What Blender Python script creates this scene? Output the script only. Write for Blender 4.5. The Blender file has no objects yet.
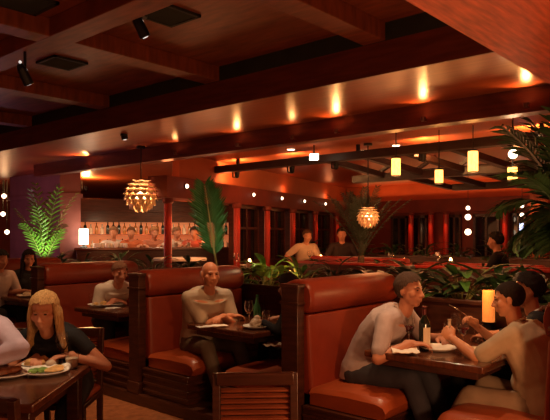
import bpy, bmesh, math, random
from mathutils import Vector, Matrix, noise
random.seed(7)
R = math.radians
SC = bpy.context.scene
COL = SC.collection

# ------------------------------------------------------------------ camera, world, lights, exposure
EYE = 1.52                     # camera height
F, CX, HZ = 607.0, 275.0, 235.0
SA, CA = math.sin(R(48.7)), math.cos(R(48.7))
cam_d = bpy.data.cameras.new('camera'); cam = bpy.data.objects.new('camera', cam_d); COL.objects.link(cam)
cam_d.sensor_width = 36; cam_d.lens = F / 550 * 36; cam_d.shift_y = 25 / 550
cam_d.clip_start = .05; cam_d.clip_end = 100
cam.location = (0, 0, EYE); cam.rotation_euler = (R(90), 0, R(-48.7))
SC.camera = cam
SC.view_settings.view_transform = 'Standard'; SC.view_settings.look = 'None'
SC.view_settings.gamma = 1; SC.view_settings.exposure = 0.75
SC.cycles.use_denoising = True
SC.cycles.max_bounces = 8
SC.cycles.sample_clamp_indirect = 3
w = bpy.data.worlds.new('world'); SC.world = w; w.use_nodes = True
w.node_tree.nodes['Background'].inputs[0].default_value = (1.0, .24, .10, 1)
w.node_tree.nodes['Background'].inputs[1].default_value = .10

def lamp(kind, name, loc, energy, color, size=.05, target=None, spot=60, blend=.6, sy=None):
    L = bpy.data.lights.new(name, kind); L.energy = energy; L.color = color
    if kind == 'AREA':
        L.size = size
        if sy: L.shape = 'RECTANGLE'; L.size_y = sy
    else: L.shadow_soft_size = size
    if kind == 'SPOT': L.spot_size = R(spot); L.spot_blend = blend
    o = bpy.data.objects.new(name, L); COL.objects.link(o); o.location = loc
    if target is not None:
        o.rotation_euler = (Vector(target) - Vector(loc)).to_track_quat('-Z', 'Y').to_euler()
    return o
WARM = (1, .50, .20); AMBER = (1, .36, .10); RED = (1, .14, .05); SOFT = (1, .66, .38)
# added fill lights without fixtures, around the camera and over the back tables
lamp('AREA', 'fill_behind_camera', (-.6, -2.6, 2.3), 16, (1, .42, .17), 2.2, (3.2, 2.6, .6))
lamp('POINT', 'soffit_fill', (2.3, .25, .95), 44, (1, .42, .16), .08)  # unseen light, added to brighten the dropped soffit
lamp('POINT', 'coffer_fill_left', (-.3, 3.4, 1.0), 10, (1, .42, .16), .08)  # unseen light, added to brighten the coffers
for x_, y_, e_ in ((6.2, 6.8, 14), (6.1, 3.6, 14), (8.6, 5.6, 7), (8.6, 3.2, 7), (11.2, 5.6, 4), (11.0, 2.6, 4), (8.4, 9.4, 6), (6.2, 9.6, 8)):
    lamp('POINT', 'dining_fill', (x_, y_, 1.5), e_, (1, .34, .12), .4)  # added fill that lifts the back ceiling
lamp('SPOT', 'spot_white_table', (6.2, 7.35, 2.6), 16, SOFT, .04, (6.22, 7.46, 1.16), 34, .7)  # added spot, brightens the white cloth
lamp('SPOT', 'spot_white_table_right', (8.3, 2.6, 2.3), 14, SOFT, .04, (8.48, 2.77, 1.05), 40, .7)
# ceiling spotlights over the booths and tables
lamp('SPOT', 'spot_table_right', (3.70, 2.2, 2.66), 40, SOFT, .04, (3.85, 1.75, .75), 62, .8)
lamp('SPOT', 'spot_table_right_side', (2.5, 2.55, 2.95), 26, WARM, .05, (3.75, 1.55, .8), 45, .8)
lamp('SPOT', 'spot_table_middle', (3.80, 4.02, 2.95), 60, SOFT, .04, (3.68, 3.72, .8), 32, .8)
lamp('SPOT', 'spot_table_middle_front', (3.0, 3.0, 2.9), 60, WARM, .03, (3.66, 3.78, .8), 14, .7)
lamp('SPOT', 'spot_table_left', (3.4, 5.2, 2.95), 40, SOFT, .04, (3.9, 5.6, .75), 40, .8)
lamp('SPOT', 'spot_table_near', (1.68, 3.20, 2.97), 85, SOFT, .04, (1.58, 3.22, .75), 32, .8)
lamp('SPOT', 'spot_bench_right', (3.2, 1.9, 2.5), 34, WARM, .05, (3.75, 2.55, .75), 58, .9)
lamp('SPOT', 'spot_bench_middle', (3.0, 3.5, 2.9), 38, WARM, .05, (3.6, 4.5, .7), 42, .9)
lamp('SPOT', 'spot_bench_left', (3.0, 5.0, 2.9), 30, WARM, .05, (3.7, 6.35, .9), 46, .9)
lamp('SPOT', 'spot_aisle', (2.6, 4.9, 2.9), 110, (1, .5, .22), .05, (2.75, 4.6, 0), 40, .9)
lamp('SPOT', 'spot_booth_far_left', (3.4, 7.0, 2.9), 26, WARM, .05, (3.8, 7.5, .8), 42, .9)

def at(px, d):
    r = (px - CX) / F * d
    return (SA * d + CA * r, CA * d - SA * r)
def at3(px, py, d):
    x, y = at(px, d)
    return Vector((x, y, EYE - (py - HZ) * d / F))

# ------------------------------------------------------------------ materials
MATS = {}
def nodes_of(name):
    m = bpy.data.materials.new(name); m.use_nodes = True
    nt = m.node_tree; b = nt.nodes['Principled BSDF']
    return m, nt, b
def mat(name, col, rough=.5, metal=0, bump=0, bscale=40, var=.25, vscale=6, coat=0, spec=.5, sheen=0, stretch=None, trans=0, ior=1.45):
    if name in MATS: return MATS[name]
    m, nt, b = nodes_of(name)
    b.inputs['Roughness'].default_value = rough; b.inputs['Metallic'].default_value = metal
    b.inputs['Coat Weight'].default_value = coat; b.inputs['Coat Roughness'].default_value = min(.3, rough * .8); b.inputs['Specular IOR Level'].default_value = spec
    b.inputs['Sheen Weight'].default_value = sheen
    b.inputs['Transmission Weight'].default_value = trans; b.inputs['IOR'].default_value = ior
    tc = nt.nodes.new('ShaderNodeTexCoord'); mp = nt.nodes.new('ShaderNodeMapping')
    nt.links.new(tc.outputs['Object'], mp.inputs['Vector'])
    if stretch: mp.inputs['Scale'].default_value = stretch
    n = nt.nodes.new('ShaderNodeTexNoise'); n.inputs['Scale'].default_value = vscale; n.inputs['Detail'].default_value = 5
    nt.links.new(mp.outputs['Vector'], n.inputs['Vector'])
    cr = nt.nodes.new('ShaderNodeValToRGB')
    cr.color_ramp.elements[0].position = .3; cr.color_ramp.elements[1].position = .7
    cr.color_ramp.elements[0].color = tuple(c * (1 - var) for c in col) + (1,)
    cr.color_ramp.elements[1].color = tuple(min(1, c * (1 + var)) for c in col) + (1,)
    nt.links.new(n.outputs['Fac'], cr.inputs['Fac']); nt.links.new(cr.outputs['Color'], b.inputs['Base Color'])
    if bump:
        n2 = nt.nodes.new('ShaderNodeTexNoise'); n2.inputs['Scale'].default_value = bscale; n2.inputs['Detail'].default_value = 3
        nt.links.new(mp.outputs['Vector'], n2.inputs['Vector'])
        bp = nt.nodes.new('ShaderNodeBump'); bp.inputs['Strength'].default_value = bump; bp.inputs['Distance'].default_value = .01
        nt.links.new(n2.outputs['Fac'], bp.inputs['Height']); nt.links.new(bp.outputs['Normal'], b.inputs['Normal'])
    MATS[name] = m; return m
def glow(name, col, strength, col2=None, scale=8):
    if name in MATS: return MATS[name]
    m, nt, b = nodes_of(name)
    b.inputs['Base Color'].default_value = tuple(col) + (1,); b.inputs['Roughness'].default_value = .6
    b.inputs['Emission Strength'].default_value = strength
    n = nt.nodes.new('ShaderNodeTexNoise'); n.inputs['Scale'].default_value = scale
    cr = nt.nodes.new('ShaderNodeValToRGB')
    cr.color_ramp.elements[0].position = .35; cr.color_ramp.elements[1].position = .65
    cr.color_ramp.elements[0].color = tuple(col2 or [c * .8 for c in col]) + (1,); cr.color_ramp.elements[1].color = tuple(col) + (1,)
    nt.links.new(n.outputs['Fac'], cr.inputs['Fac']); nt.links.new(cr.outputs['Color'], b.inputs['Emission Color'])
    MATS[name] = m; return m

M_CEIL = mat('mahogany_ceiling', (.33, .068, .023), .34, var=.16, vscale=3, stretch=(9, .6, 1), coat=0, bump=.04, bscale=9)
M_SOFF = mat('mahogany_soffit', (.50, .085, .030), .5, var=.35, vscale=5, stretch=(1, 7, 1), coat=.0)
M_BEAM = mat('mahogany_beam', (.115, .022, .011), .36, var=.3, vscale=4, stretch=(6, .7, 6))
M_COFF = mat('mahogany_coffer', (.20, .045, .017), .45, var=.35, vscale=4, stretch=(5, 1, 1))
M_SLOT = mat('recess_and_vent_black', (.018, .02, .014), .7)
M_WOOD = mat('dark_walnut', (.060, .019, .010), .33, var=.4, vscale=5, stretch=(1, 1, 8), coat=.2)
M_TRUSS = mat('blackened_timber', (.028, .011, .007), .5, var=.3)
M_WOODR = mat('reddish_wood', (.27, .075, .032), .32, var=.35, vscale=6, stretch=(1, 8, 1), coat=.25)
M_TABLE = mat('table_wood', (.10, .030, .014), .22, var=.35, vscale=5, stretch=(1, 8, 1), coat=.5)
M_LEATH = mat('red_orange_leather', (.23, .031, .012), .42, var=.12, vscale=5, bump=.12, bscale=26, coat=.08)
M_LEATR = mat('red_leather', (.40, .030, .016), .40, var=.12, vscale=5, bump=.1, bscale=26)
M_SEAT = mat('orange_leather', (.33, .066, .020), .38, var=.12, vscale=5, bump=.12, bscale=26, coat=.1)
M_CARP = mat('brown_carpet', (.26, .105, .050), .95, var=.25, vscale=14, bump=.3, bscale=150, spec=.1)
M_WALL = mat('dark_red_plaster', (.17, .024, .012), .6, var=.25, vscale=3)
M_BACK = mat('burnt_orange_plaster', (.42, .10, .035), .6, var=.15, vscale=2)
M_PIER = mat('mauve_plaster', (.25, .10, .10), .75, var=.15, vscale=3)
M_BLACK = mat('black_metal', (.012, .012, .012), .35, .4)
M_STEEL = mat('bright_steel', (.8, .78, .75), .2, 1)
M_COPPER = mat('copper_blade', (.88, .58, .34), .45, .0)
M_GLASSD = mat('dark_window_glass', (.012, .008, .010), .06, spec=.6)
M_GLASS = mat('clear_glass', (1, .98, .95), .02, trans=1, var=0)
M_WINE = mat('red_wine', (.12, .004, .008), .1, spec=.5)
M_BOTT = mat('green_black_bottle_glass', (.008, .014, .009), .07, spec=.7)
M_AMBG = mat('amber_bottle_glass', (.34, .13, .035), .1, spec=.7)
M_CLRG = mat('pale_bottle_glass', (.55, .42, .30), .1, spec=.7)
M_LABEL = mat('cream_paper_label', (.78, .68, .50), .7, var=.1)
M_WHITE = mat('white_china', (.82, .78, .70), .25, var=.04)
M_CLOTH = mat('white_linen', (.80, .76, .68), .85, var=.06, bump=.2, bscale=60)
M_BREAD = mat('bread_crust', (.62, .36, .13), .8, var=.3, vscale=25, bump=.3, bscale=60)
M_FOOD = mat('brown_meat', (.22, .075, .03), .5, var=.4, vscale=30, bump=.4, bscale=60)
M_SALAD = mat('green_salad', (.16, .28, .05), .5, var=.5, vscale=40, bump=.5, bscale=60)
M_LEAF = mat('leaf_green', (.055, .16, .035), .40, var=.35, vscale=7)
M_LEAFD = mat('leaf_dark_green', (.030, .075, .026), .42, var=.4, vscale=7)
M_LEAFG = mat('leaf_grey_green', (.055, .075, .045), .5, var=.3, vscale=7)
M_LEAFY = mat('leaf_bright_green', (.16, .34, .05), .42, var=.35, vscale=7)
M_STEM = mat('plant_stem', (.40, .42, .16), .5, var=.2)
M_BARK = mat('palm_bark', (.13, .08, .045), .9, var=.4, vscale=20, bump=.4)
M_SOIL = mat('potting_soil', (.03, .018, .012), .95, var=.4, vscale=30)
G_AMBER = glow('amber_lantern_paper', (1, .50, .10), 2.6, (1, .40, .06), 6)
G_LAMP = glow('amber_table_lamp_glass', (1, .34, .06), .5, (.8, .12, .015), 22)
G_WHITE = glow('warm_white_lamp', (1, .74, .48), 4)
G_BULB = glow('hot_bulb', (1, .60, .28), 14)
G_CAND = glow('candle_flame', (1, .55, .2), 12)
G_BLUE = glow('blue_white_screen', (.55, .65, 1), 1.6)
G_SHELF = glow('backlit_bar_panel', (1, .36, .14), .22, (.8, .16, .05), 3)

# ------------------------------------------------------------------ mesh helpers
class MB:
    def __init__(s): s.bm = bmesh.new()
    def box(s, lo, hi, rz=0, piv=None):
        lo, hi = Vector(lo), Vector(hi)
        vs = [s.bm.verts.new((x, y, z)) for z in (lo.z, hi.z) for y in (lo.y, hi.y) for x in (lo.x, hi.x)]
        for f in ((0, 2, 3, 1), (4, 5, 7, 6), (0, 1, 5, 4), (1, 3, 7, 5), (3, 2, 6, 7), (2, 0, 4, 6)):
            s.bm.faces.new([vs[i] for i in f])
        if rz:
            bmesh.ops.rotate(s.bm, verts=vs, cent=piv or (lo + hi) / 2, matrix=Matrix.Rotation(rz, 3, 'Z'))
        return vs
    def bar(s, a, b, wd, th, up=(0, 0, 1)):
        a, b = Vector(a), Vector(b); d = (b - a).normalized(); up = Vector(up)
        if abs(d.dot(up)) > .98: up = Vector((1, 0, 0))
        r = d.cross(up).normalized(); u = r.cross(d)
        vs = [s.bm.verts.new(p + r * sx * wd / 2 + u * sy * th / 2) for p in (a, b) for sy in (-1, 1) for sx in (-1, 1)]
        for f in ((0, 1, 3, 2), (4, 6, 7, 5), (0, 4, 5, 1), (1, 5, 7, 3), (3, 7, 6, 2), (2, 6, 4, 0)):
            s.bm.faces.new([vs[i] for i in f])
        return vs
    def rings(s, rings, caps=True):
        rv = [[s.bm.verts.new(p) for p in ring] for ring in rings]; n = len(rv[0])
        for a, b in zip(rv, rv[1:]):
            for i in range(n): s.bm.faces.new((a[i], a[(i + 1) % n], b[(i + 1) % n], b[i]))
        if caps: s.bm.faces.new(rv[0][::-1]); s.bm.faces.new(rv[-1])
    def cyl(s, a, b, r0, r1=None, seg=16, caps=True):
        a, b = Vector(a), Vector(b); r1 = r0 if r1 is None else r1
        d = (b - a).normalized(); u = d.orthogonal().normalized(); v = d.cross(u)
        s.rings([[p + (u * math.cos(t) + v * math.sin(t)) * r for t in [2 * math.pi * i / seg for i in range(seg)]] for p, r in ((a, r0), (b, r1))], caps)
    def tube(s, pts, rad, seg=8):
        pts = [Vector(p) for p in pts]; rs = rad if isinstance(rad, (list, tuple)) else [rad] * len(pts)
        u = None; rings = []
        for i, p in enumerate(pts):
            d = (pts[min(i + 1, len(pts) - 1)] - pts[max(i - 1, 0)]).normalized()
            u = d.orthogonal().normalized() if u is None else (u - d * u.dot(d)).normalized()
            v = d.cross(u)
            rings.append([p + (u * math.cos(t) + v * math.sin(t)) * rs[i] for t in [2 * math.pi * k / seg for k in range(seg)]])
        s.rings(rings)
    def lathe(s, prof, c=(0, 0, 0), seg=20):
        c = Vector(c)
        s.rings([[c + Vector((r * math.cos(t), r * math.sin(t), z)) for t in [2 * math.pi * i / seg for i in range(seg)]] for r, z in prof])
    def ell(s, c, rx, ry=None, rz=None, rot=None, seg=16, rg=10):
        ry = rx if ry is None else ry; rz = rx if rz is None else rz
        c = Vector(c); rg = max(4, rg)
        rows = []
        for j in range(1, rg):
            ph = math.pi * j / rg
            rows.append([Vector((rx * math.sin(ph) * math.cos(t), ry * math.sin(ph) * math.sin(t), rz * math.cos(ph))) for t in [2 * math.pi * i / seg for i in range(seg)]])
        tr = (lambda p: c + rot @ p) if rot else (lambda p: c + p)
        rv = [[s.bm.verts.new(tr(p)) for p in row] for row in rows]
        a, b = s.bm.verts.new(tr(Vector((0, 0, rz)))), s.bm.verts.new(tr(Vector((0, 0, -rz))))
        for i in range(seg):
            k = (i + 1) % seg
            s.bm.faces.new((a, rv[0][i], rv[0][k])); s.bm.faces.new((b, rv[-1][k], rv[-1][i]))
            for q, r_ in zip(rv, rv[1:]): s.bm.faces.new((q[i], r_[i], r_[k], q[k]))
    def limb(s, pts, rad, seg=12):
        for p, r in zip(pts, rad): s.ell(p, r, seg=seg, rg=8)
        for (p, r), (q, t) in zip(zip(pts, rad), list(zip(pts, rad))[1:]):
            if (Vector(q) - Vector(p)).length > 1e-4: s.cyl(p, q, r, t, seg)
    def oval_loft(s, secs, seg=20, pw=2.3):
        rings = []
        for c, lat, fwd, a, b in secs:
            ring = []
            for i in range(seg):
                t = 2 * math.pi * i / seg; cs, sn = math.cos(t), math.sin(t)
                ring.append(Vector(c) + lat * (math.copysign(abs(cs) ** (2 / pw), cs) * a) + fwd * (math.copysign(abs(sn) ** (2 / pw), sn) * b))
            rings.append(ring)
        s.rings(rings)
    def quad_strip(s, left, right):
        L = [s.bm.verts.new(p) for p in left]; Rr = [s.bm.verts.new(p) for p in right]
        for i in range(len(L) - 1): s.bm.faces.new((L[i], Rr[i], Rr[i + 1], L[i + 1]))
    def build(s, name, m, parent=None, bevel=0, smooth=True, seg=2, loc=None):
        if loc is not None: bmesh.ops.translate(s.bm, verts=s.bm.verts, vec=-Vector(loc))
        bmesh.ops.recalc_face_normals(s.bm, faces=s.bm.faces)
        me = bpy.data.meshes.new(name); s.bm.to_mesh(me); s.bm.free()
        return link_mesh(name, me, m, parent, bevel, smooth, seg, loc)
def link_mesh(name, me, m, parent=None, bevel=0, smooth=True, seg=2, loc=None):
    me.materials.clear(); me.materials.append(m)
    o = bpy.data.objects.new(name, me); COL.objects.link(o)
    if parent: o.parent = parent
    if loc is not None: o.location = loc
    if bevel:
        b = o.modifiers.new('bevel', 'BEVEL'); b.width = bevel; b.segments = seg; b.limit_method = 'ANGLE'; b.angle_limit = R(40)
    if smooth:
        me.polygons.foreach_set('use_smooth', [True] * len(me.polygons))
        try: me.set_sharp_from_angle(angle=R(38))
        except Exception: pass
    return o
def thing(name, label, cat, loc=(0, 0, 0), rz=0, group=None):
    o = bpy.data.objects.new(name, None); COL.objects.link(o); o.empty_display_size = .1
    o.location = loc; o.rotation_euler = (0, 0, rz)
    return tag(o, label, cat, group)
def tag(o, label, cat, group=None, kind=None):
    if label: o['label'] = label
    if cat: o['category'] = cat
    if group: o['group'] = group
    if kind: o['kind'] = kind
    return o
def struct(mb, name, m, bevel=0, smooth=False):
    o = mb.build(name, m, None, bevel, smooth); o['kind'] = 'structure'; return o
def dup(root, loc, rz, label=None, group=None):
    r = root.copy(); COL.objects.link(r); r.location = loc; r.rotation_euler = (0, 0, rz)
    if label: r['label'] = label
    if group: r['group'] = group
    for ch in list(root.children):
        c = ch.copy(); COL.objects.link(c); c.parent = r
        for g in list(ch.children):
            d = g.copy(); COL.objects.link(d); d.parent = c
    return r

# ------------------------------------------------------------------ the room shell
ZC, ZT, ZB, XA, XB = 2.75, 3.14, 3.0, 4.03, 5.2
m = MB(); m.box((-4, -5, -.1), (19, 19, 0)); struct(m, 'floor', M_CARP)
m = MB(); m.box((XA + .02, -5, ZC), (19, 19, ZC + .1)); o = struct(m, 'ceiling', M_CEIL)
m = MB(); m.box((-4, -5, ZT), (XA + .02, 19, ZT + .1)); struct(m, 'ceiling_coffer', M_COFF)
m = MB(); m.box((XA, 1.34, ZC), (XA + .02, 19, 3.0)); struct(m, 'trim_1', M_BEAM)      # fascia where the ceiling drops
m = MB(); m.box((XA, 1.34, 3.0), (XA + .02, 19, ZT)); struct(m, 'trim_2', M_SLOT)      # flat strip above it, the dark of a recess put into its colour
m = MB(); m.box((-4, -5, 2.56), (XB, 1.34, 2.74)); struct(m, 'trim_3', M_SOFF)          # dropped soffit over the right booth
m = MB(); m.box((XB, -5, 2.545), (XB + .16, 10.2, ZC)); struct(m, 'ceiling_beam', M_BEAM)
for k, (xa, xb) in enumerate(((.45, .66), (2.29, 2.5))):
    m = MB(); m.box((xa, 1.34, ZB), (xb, 19, ZT)); struct(m, 'ceiling_beam', M_COFF, .006)
for k, y in enumerate((2.42, 4.25, 6.1, 7.95, 9.8)):
    m = MB(); m.box((-4, y, ZB + .002), (XA, y + .2, ZT)); struct(m, 'ceiling_beam', M_COFF, .006)
# pier behind the left end of the beam
m = MB(); m.box((6.0, 10.74, 0), (6.44, 12.8, ZC)); m.box((5.97, 10.71, 2.25), (6.47, 12.83, 2.33)); struct(m, 'pillar', M_PIER)
# back wall (parallel with the aisle) and the angled window wall
XW = 13.0
m = MB(); m.box((XW, -5, 0), (XW + .15, 8.9, 2.04)); struct(m, 'wall_back', M_WALL)
m = MB(); m.box((XW + .2, -5, 2.04), (XW + .35, 9.1, ZC)); struct(m, 'wall_back_upper', M_BACK)
m = MB(); m.box((XW - .12, -5, 2.04), (XW + .2, 8.78, 2.34)); struct(m, 'trim_4', M_WALL)
C0 = Vector((13.0, 8.86, 0)); DW = Vector((-.964, -.266, 0)).normalized(); NW = Vector((DW.y, -DW.x, 0))   # NW points to the viewer side
if NW.dot(Vector((0, -1, 0))) < 0: NW = -NW
def wl(s, off, z): return C0 + DW * s + NW * off + Vector((0, 0, z))
def wslab(mb, s0, s1, o0, o1, z0, z1):
    vs = [mb.bm.verts.new(wl(s, o, z)) for z in (z0, z1) for o in (o0, o1) for s in (s0, s1)]
    for f in ((0, 2, 3, 1), (4, 5, 7, 6), (0, 1, 5, 4), (1, 3, 7, 5), (3, 2, 6, 7), (2, 0, 4, 6)): mb.bm.faces.new([vs[i] for i in f])
m = MB(); wslab(m, 0, 6.3, -.16, 0, 0, 1.0); wslab(m, 0, 1.2, -.16, 0, 1.0, 2.04); struct(m, 'wall_left', M_WALL)
m = MB(); wslab(m, -.1, 8.05, -.2, .12, 2.04, 2.34); struct(m, 'trim_5', M_WALL)
m = MB(); wslab(m, -.3, 7.3, -.32, -.2, 2.04, ZC); struct(m, 'wall_left_upper', M_BACK)
m = MB(); m.box((-4, 17.5, 0), (19, 17.65, ZC)); struct(m, 'wall_far', M_WALL)
m = MB(); m.box((17.5, 9.1, 0), (17.65, 17.5, ZC)); struct(m, 'wall_bar', M_WALL)
# windows of the angled wall: dark panes between columns
m = MB(); m.rings([[Vector((x, y, z)) for x, y in ((7.55, -5), (12.98, -5), (12.98, 8.75), (7.55, 7.28))] for z in (0, .3)]); struct(m, 'floor_upper', M_CARP)
cols_s = [6.12, 5.0, 3.87, 2.67, 1.35]
for i in range(4):
    a, b = cols_s[i + 1] + .12, cols_s[i] - .12
    m = MB(); t = .05
    wslab(m, a, a + t, -.1, .02, 1.0, 2.04); wslab(m, b - t, b, -.1, .02, 1.0, 2.04)
    wslab(m, a, b, -.1, .02, 1.0, 1.06); wslab(m, a, b, -.1, .02, 1.98, 2.04)
    mid = (a + b) / 2; wslab(m, mid - .02, mid + .02, -.09, .01, 1.0, 2.04); wslab(m, a, b, -.09, .01, 1.62, 1.66)
    o = struct(m, 'window_%d' % (i + 1), M_WOOD)
    g = MB(); wslab(g, a + .02, b - .02, -.06, -.05, 1.02, 2.02); g.build('glass_pane', M_GLASSD, o, smooth=False)
# windows of the back wall
for i, (pa, pb) in enumerate(((392, 408), (412, 428), (448, 462), (474, 500), (511, 527))):
    def yb(px):
        k = (px - CX) / F
        return XW * (CA - k * SA) / (SA + k * CA)
    y1, y0 = yb(pa), yb(pb)
    m = MB(); t = .05
    for (a, b, c, d) in ((y0, y0 + t, .9, 1.98), (y1 - t, y1, .9, 1.98), (y0, y1, .9, .96), (y0, y1, 1.92, 1.98), ((y0 + y1) / 2 - .02, (y0 + y1) / 2 + .02, .9, 1.98)):
        m.box((XW - .06, a, c), (XW + .0, b, d))
    o = struct(m, 'window_%d' % (i + 5), M_WOOD)
    g = MB(); g.box((XW - .03, y0 + .02, .92), (XW - .02, y1 - .02, 1.96)); g.build('glass_pane', M_GLASSD, o, smooth=False)
# red columns in front of the angled wall, each with its downlight in the frieze
COLS = [(6.12, .13), (5.0, .13), (3.87, .13), (2.67, .13), (1.35, .13), (7.86, 0)]
names = ['red round column at the open end of the window wall', 'second red round column along the window wall from its open end', 'third red round column along the window wall from its open end',
         'fourth red round column along the window wall from its open end', 'red round column nearest the far corner of the window wall', 'free-standing red round column holding up the end of the frieze by the bar']
for (s, o_), lab in zip(COLS, names):
    p = wl(s, o_, 0)
    c = thing('column', lab, 'column', p, 0, 'red columns of the window wall')
    b = MB(); b.lathe([(.055, .12), (.055, 1.96)]); b.build('shaft', M_LEATR, c)
    b = MB(); b.lathe([(.12, 0), (.10, .1), (.055, .12)]); b.build('base', M_WALL, c)
    b = MB(); b.lathe([(.055, 1.96), (.08, 1.98), (.08, 2.04)]); b.build('capital', M_WALL, c)
    q = wl(s, o_ + .26, 2.0)
    lamp('SPOT', 'column_downlight', q, 5, (1, .22, .08), .02, wl(s, o_ + .03, 1.3), 60, .6)
for px, lab in ((411, 'slim red column between the first two windows of the far back wall'), (431, 'slim red column right of the second window of the far back wall'), (446, 'slim red column left of the string of three ball lamps'), (505, 'slim red column behind the dark server')):
    k = (px - CX) / F; x_ = XW - .2; p = Vector((x_, x_ * (CA - k * SA) / (SA + k * CA), 0))
    c = thing('column', lab, 'column', p, 0, 'slim red columns of the far back wall')
    b = MB(); b.lathe([(.06, .3), (.06, 1.98)]); b.build('shaft', M_LEATR, c)
    b = MB(); b.lathe([(.06, 1.98), (.085, 2.0), (.085, 2.04)]); b.build('capital', M_WALL, c)
    lamp('SPOT', 'column_downlight', p + Vector((-.3, 0, 1.98)), 6, (1, .16, .06), .02, p + Vector((0, 0, 1.3)), 60, .6)
k = (538 - CX) / F; x_ = 12.4; p = Vector((x_, x_ * (CA - k * SA) / (SA + k * CA), 0))
m = MB(); m.box((p.x - .12, p.y - .2, 0), (p.x + .3, p.y + .12, ZC)); m.box((p.x - .15, p.y - .23, 2.1), (p.x + .33, p.y + .15, 2.2)); struct(m, 'pillar', M_BACK)
lamp('SPOT', 'pillar_light', (p.x - .7, p.y - .1, 2.5), 16, (1, .34, .10), .03, (p.x, p.y, 1.5), 60, .7)
# concealed cove strips that wash the wall above both friezes
lamp('AREA', 'cove_back', (XW + .02, 4.5, 2.38), 20, (1, .30, .08), .12, (XW + .25, 4.5, 2.75), sy=None).data.shape = 'RECTANGLE'
L = bpy.data.objects['cove_back'].data; L.size = .1; L.size_y = 8
cb = bpy.data.objects['cove_back']; cb.rotation_euler = (R(180), R(-25), 0)
for s in (1.2, 3.6, 6.0, 7.7):
    lamp('POINT', 'cove_side', wl(s, -.12, 2.45), 1.2, (1, .28, .09), .08)
# ------------------------------------------------------------------ booths
PX0, PX1 = 3.30, 4.56            # aisle end and planter end of the booth dividers
m = MB(); m.box((3.26, -1.2, 0), (4.6, 16, .1)); struct(m, 'trim_6', M_WOOD, .008)      # plinth the booths stand on
def divider(y, label, near=True, far=True):
    t = thing('dining_booth', label, 'booth seat', (PX0, y, .1), 0, 'back-to-back booth seats along the aisle')
    Lg = PX1 - PX0
    b = MB(); b.box((-.03, -.075, 0), (.05, .075, 1.06)); b.box((-.042, -.085, .93), (.052, .085, .95)); b.box((-.042, -.085, 1.05), (.055, .085, 1.075)); b.box((-.042, -.085, 0), (.052, .085, .1))
    b.build('end_panel', M_WOOD, t, .006)
    for sg, on in ((-1, near), (1, far)):
        if not on: continue
        b = MB(); secs = []
        # backrest: a padded panel raked a little, its edges rolled
        for z, off in ((.30, .125), (.5, .12), (.7, .108), (.86, .10)):
            secs.append((z, off))
        b.rings([[Vector((x, sg * yy, z)) for x, yy in ((.05, .02), (.05, off), (.09, off + .02), (Lg - .04, off + .02), (Lg, off), (Lg, .02))] for z, off in secs])
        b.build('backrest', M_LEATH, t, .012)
        b = MB()
        prof = [(.02, .865), (.095, .865), (.125, .885), (.14, .93), (.14, .99), (.125, 1.05), (.09, 1.085), (.04, 1.10), (.0, 1.10)]
        rr = []
        for x, k in ((.03, .0), (.04, .015), (.07, 0.03), (.12, .03)):
            rr.append((x, k))
        xs = [(.045, .82), (.055, .92), (.09, 1.0), (Lg - .06, 1.0), (Lg - .02, .92), (Lg, .82)]
        b.rings([[Vector((x, sg * (yy if yy < .03 else yy * (.55 + .45 * k)), .98 + (zz - .98) * k)) for yy, zz in prof] for x, k in xs])
        b.build('head_roll', M_LEATH, t, 0)
        # seat cushion with a rounded front and crowned top
        b = MB(); y0, y1 = .13, .74
        prof = [(y0, .24), (y1 - .03, .24), (y1, .27), (y1 + .01, .31), (y1 - .015, .355), (y1 - .07, .378), (y1 - .3, .385), (y0 + .08, .37), (y0, .355)]
        xs = [(.02, .0), (.03, .7), (.055, .93), (.10, 1), (Lg / 2, 1.05), (Lg - .05, 1), (Lg, .9)]
        b.rings([[Vector((x + (.02 if k == 0 else 0), sg * (yy if yy < y1 - .05 else y1 - .05 + (yy - y1 + .05) * (.4 + .6 * min(k, 1))), .24 + (zz - .24) * max(k, .55))) for yy, zz in prof] for x, k in xs])
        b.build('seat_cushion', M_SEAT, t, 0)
        b = MB(); ya, yb_ = sorted((sg * .1, sg * .70)); b.box((.0, ya, .0), (Lg, yb_, .235))
        yc, yd = sorted((sg * .1, sg * .715))
        for z in (.03, .095, .16, .215): b.box((-.008, yc, z), (Lg, yd, z + .022))
        b.build('seat_base', M_WOOD, t, .004)
    return t
divider(.92, 'red-orange booth seat at the right edge behind the man in the beige t-shirt', near=False)
divider(2.74, 'red-orange booth seat with the tall dark end post, behind the man in the grey shirt')
divider(4.57, 'red-orange booth seat behind the bald man with folded arms')
divider(6.40, 'red-orange booth seat behind the diner in the white shirt, farther up the aisle')
divider(8.23, 'farthest red-orange booth seat, behind the dark-haired woman at the left edge')

def booth_table(y, label, x0=3.45, x1=4.55, hw=.40):
    xc = (x0 + x1) / 2
    t = thing('booth_table', label, 'table', (xc, y, .1), 0, 'dark wooden booth tables')
    b = MB(); hx = (x1 - x0) / 2
    b.box((-hx, -hw, .605), (hx, hw, .65)); b.build('tabletop', M_TABLE, t, .012, seg=3)
    b = MB(); b.box((-hx + .06, -hw + .06, .555), (hx - .06, hw - .06, .605)); b.build('apron', M_WOOD, t, .004)
    b = MB(); b.lathe([(.05, .03), (.05, .48), (.09, .555)], seg=16); b.build('pedestal', M_BLACK, t)
    b = MB(); b.box((-.33, -.05, 0), (.33, .05, .035)); b.box((-.05, -.28, 0), (.05, .28, .035)); b.build('foot', M_BLACK, t, .008)
    return t
booth_table(1.83, 'dark wooden booth table between the grey-shirted man and the beige t-shirt man', hw=.41)
booth_table(3.65, 'dark wooden booth table under the bald man\'s folded arms')
booth_table(5.49, 'dark wooden booth table in front of the diner in the white shirt')
booth_table(7.31, 'dark wooden booth table in front of the dark-haired woman at the left edge')

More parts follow.
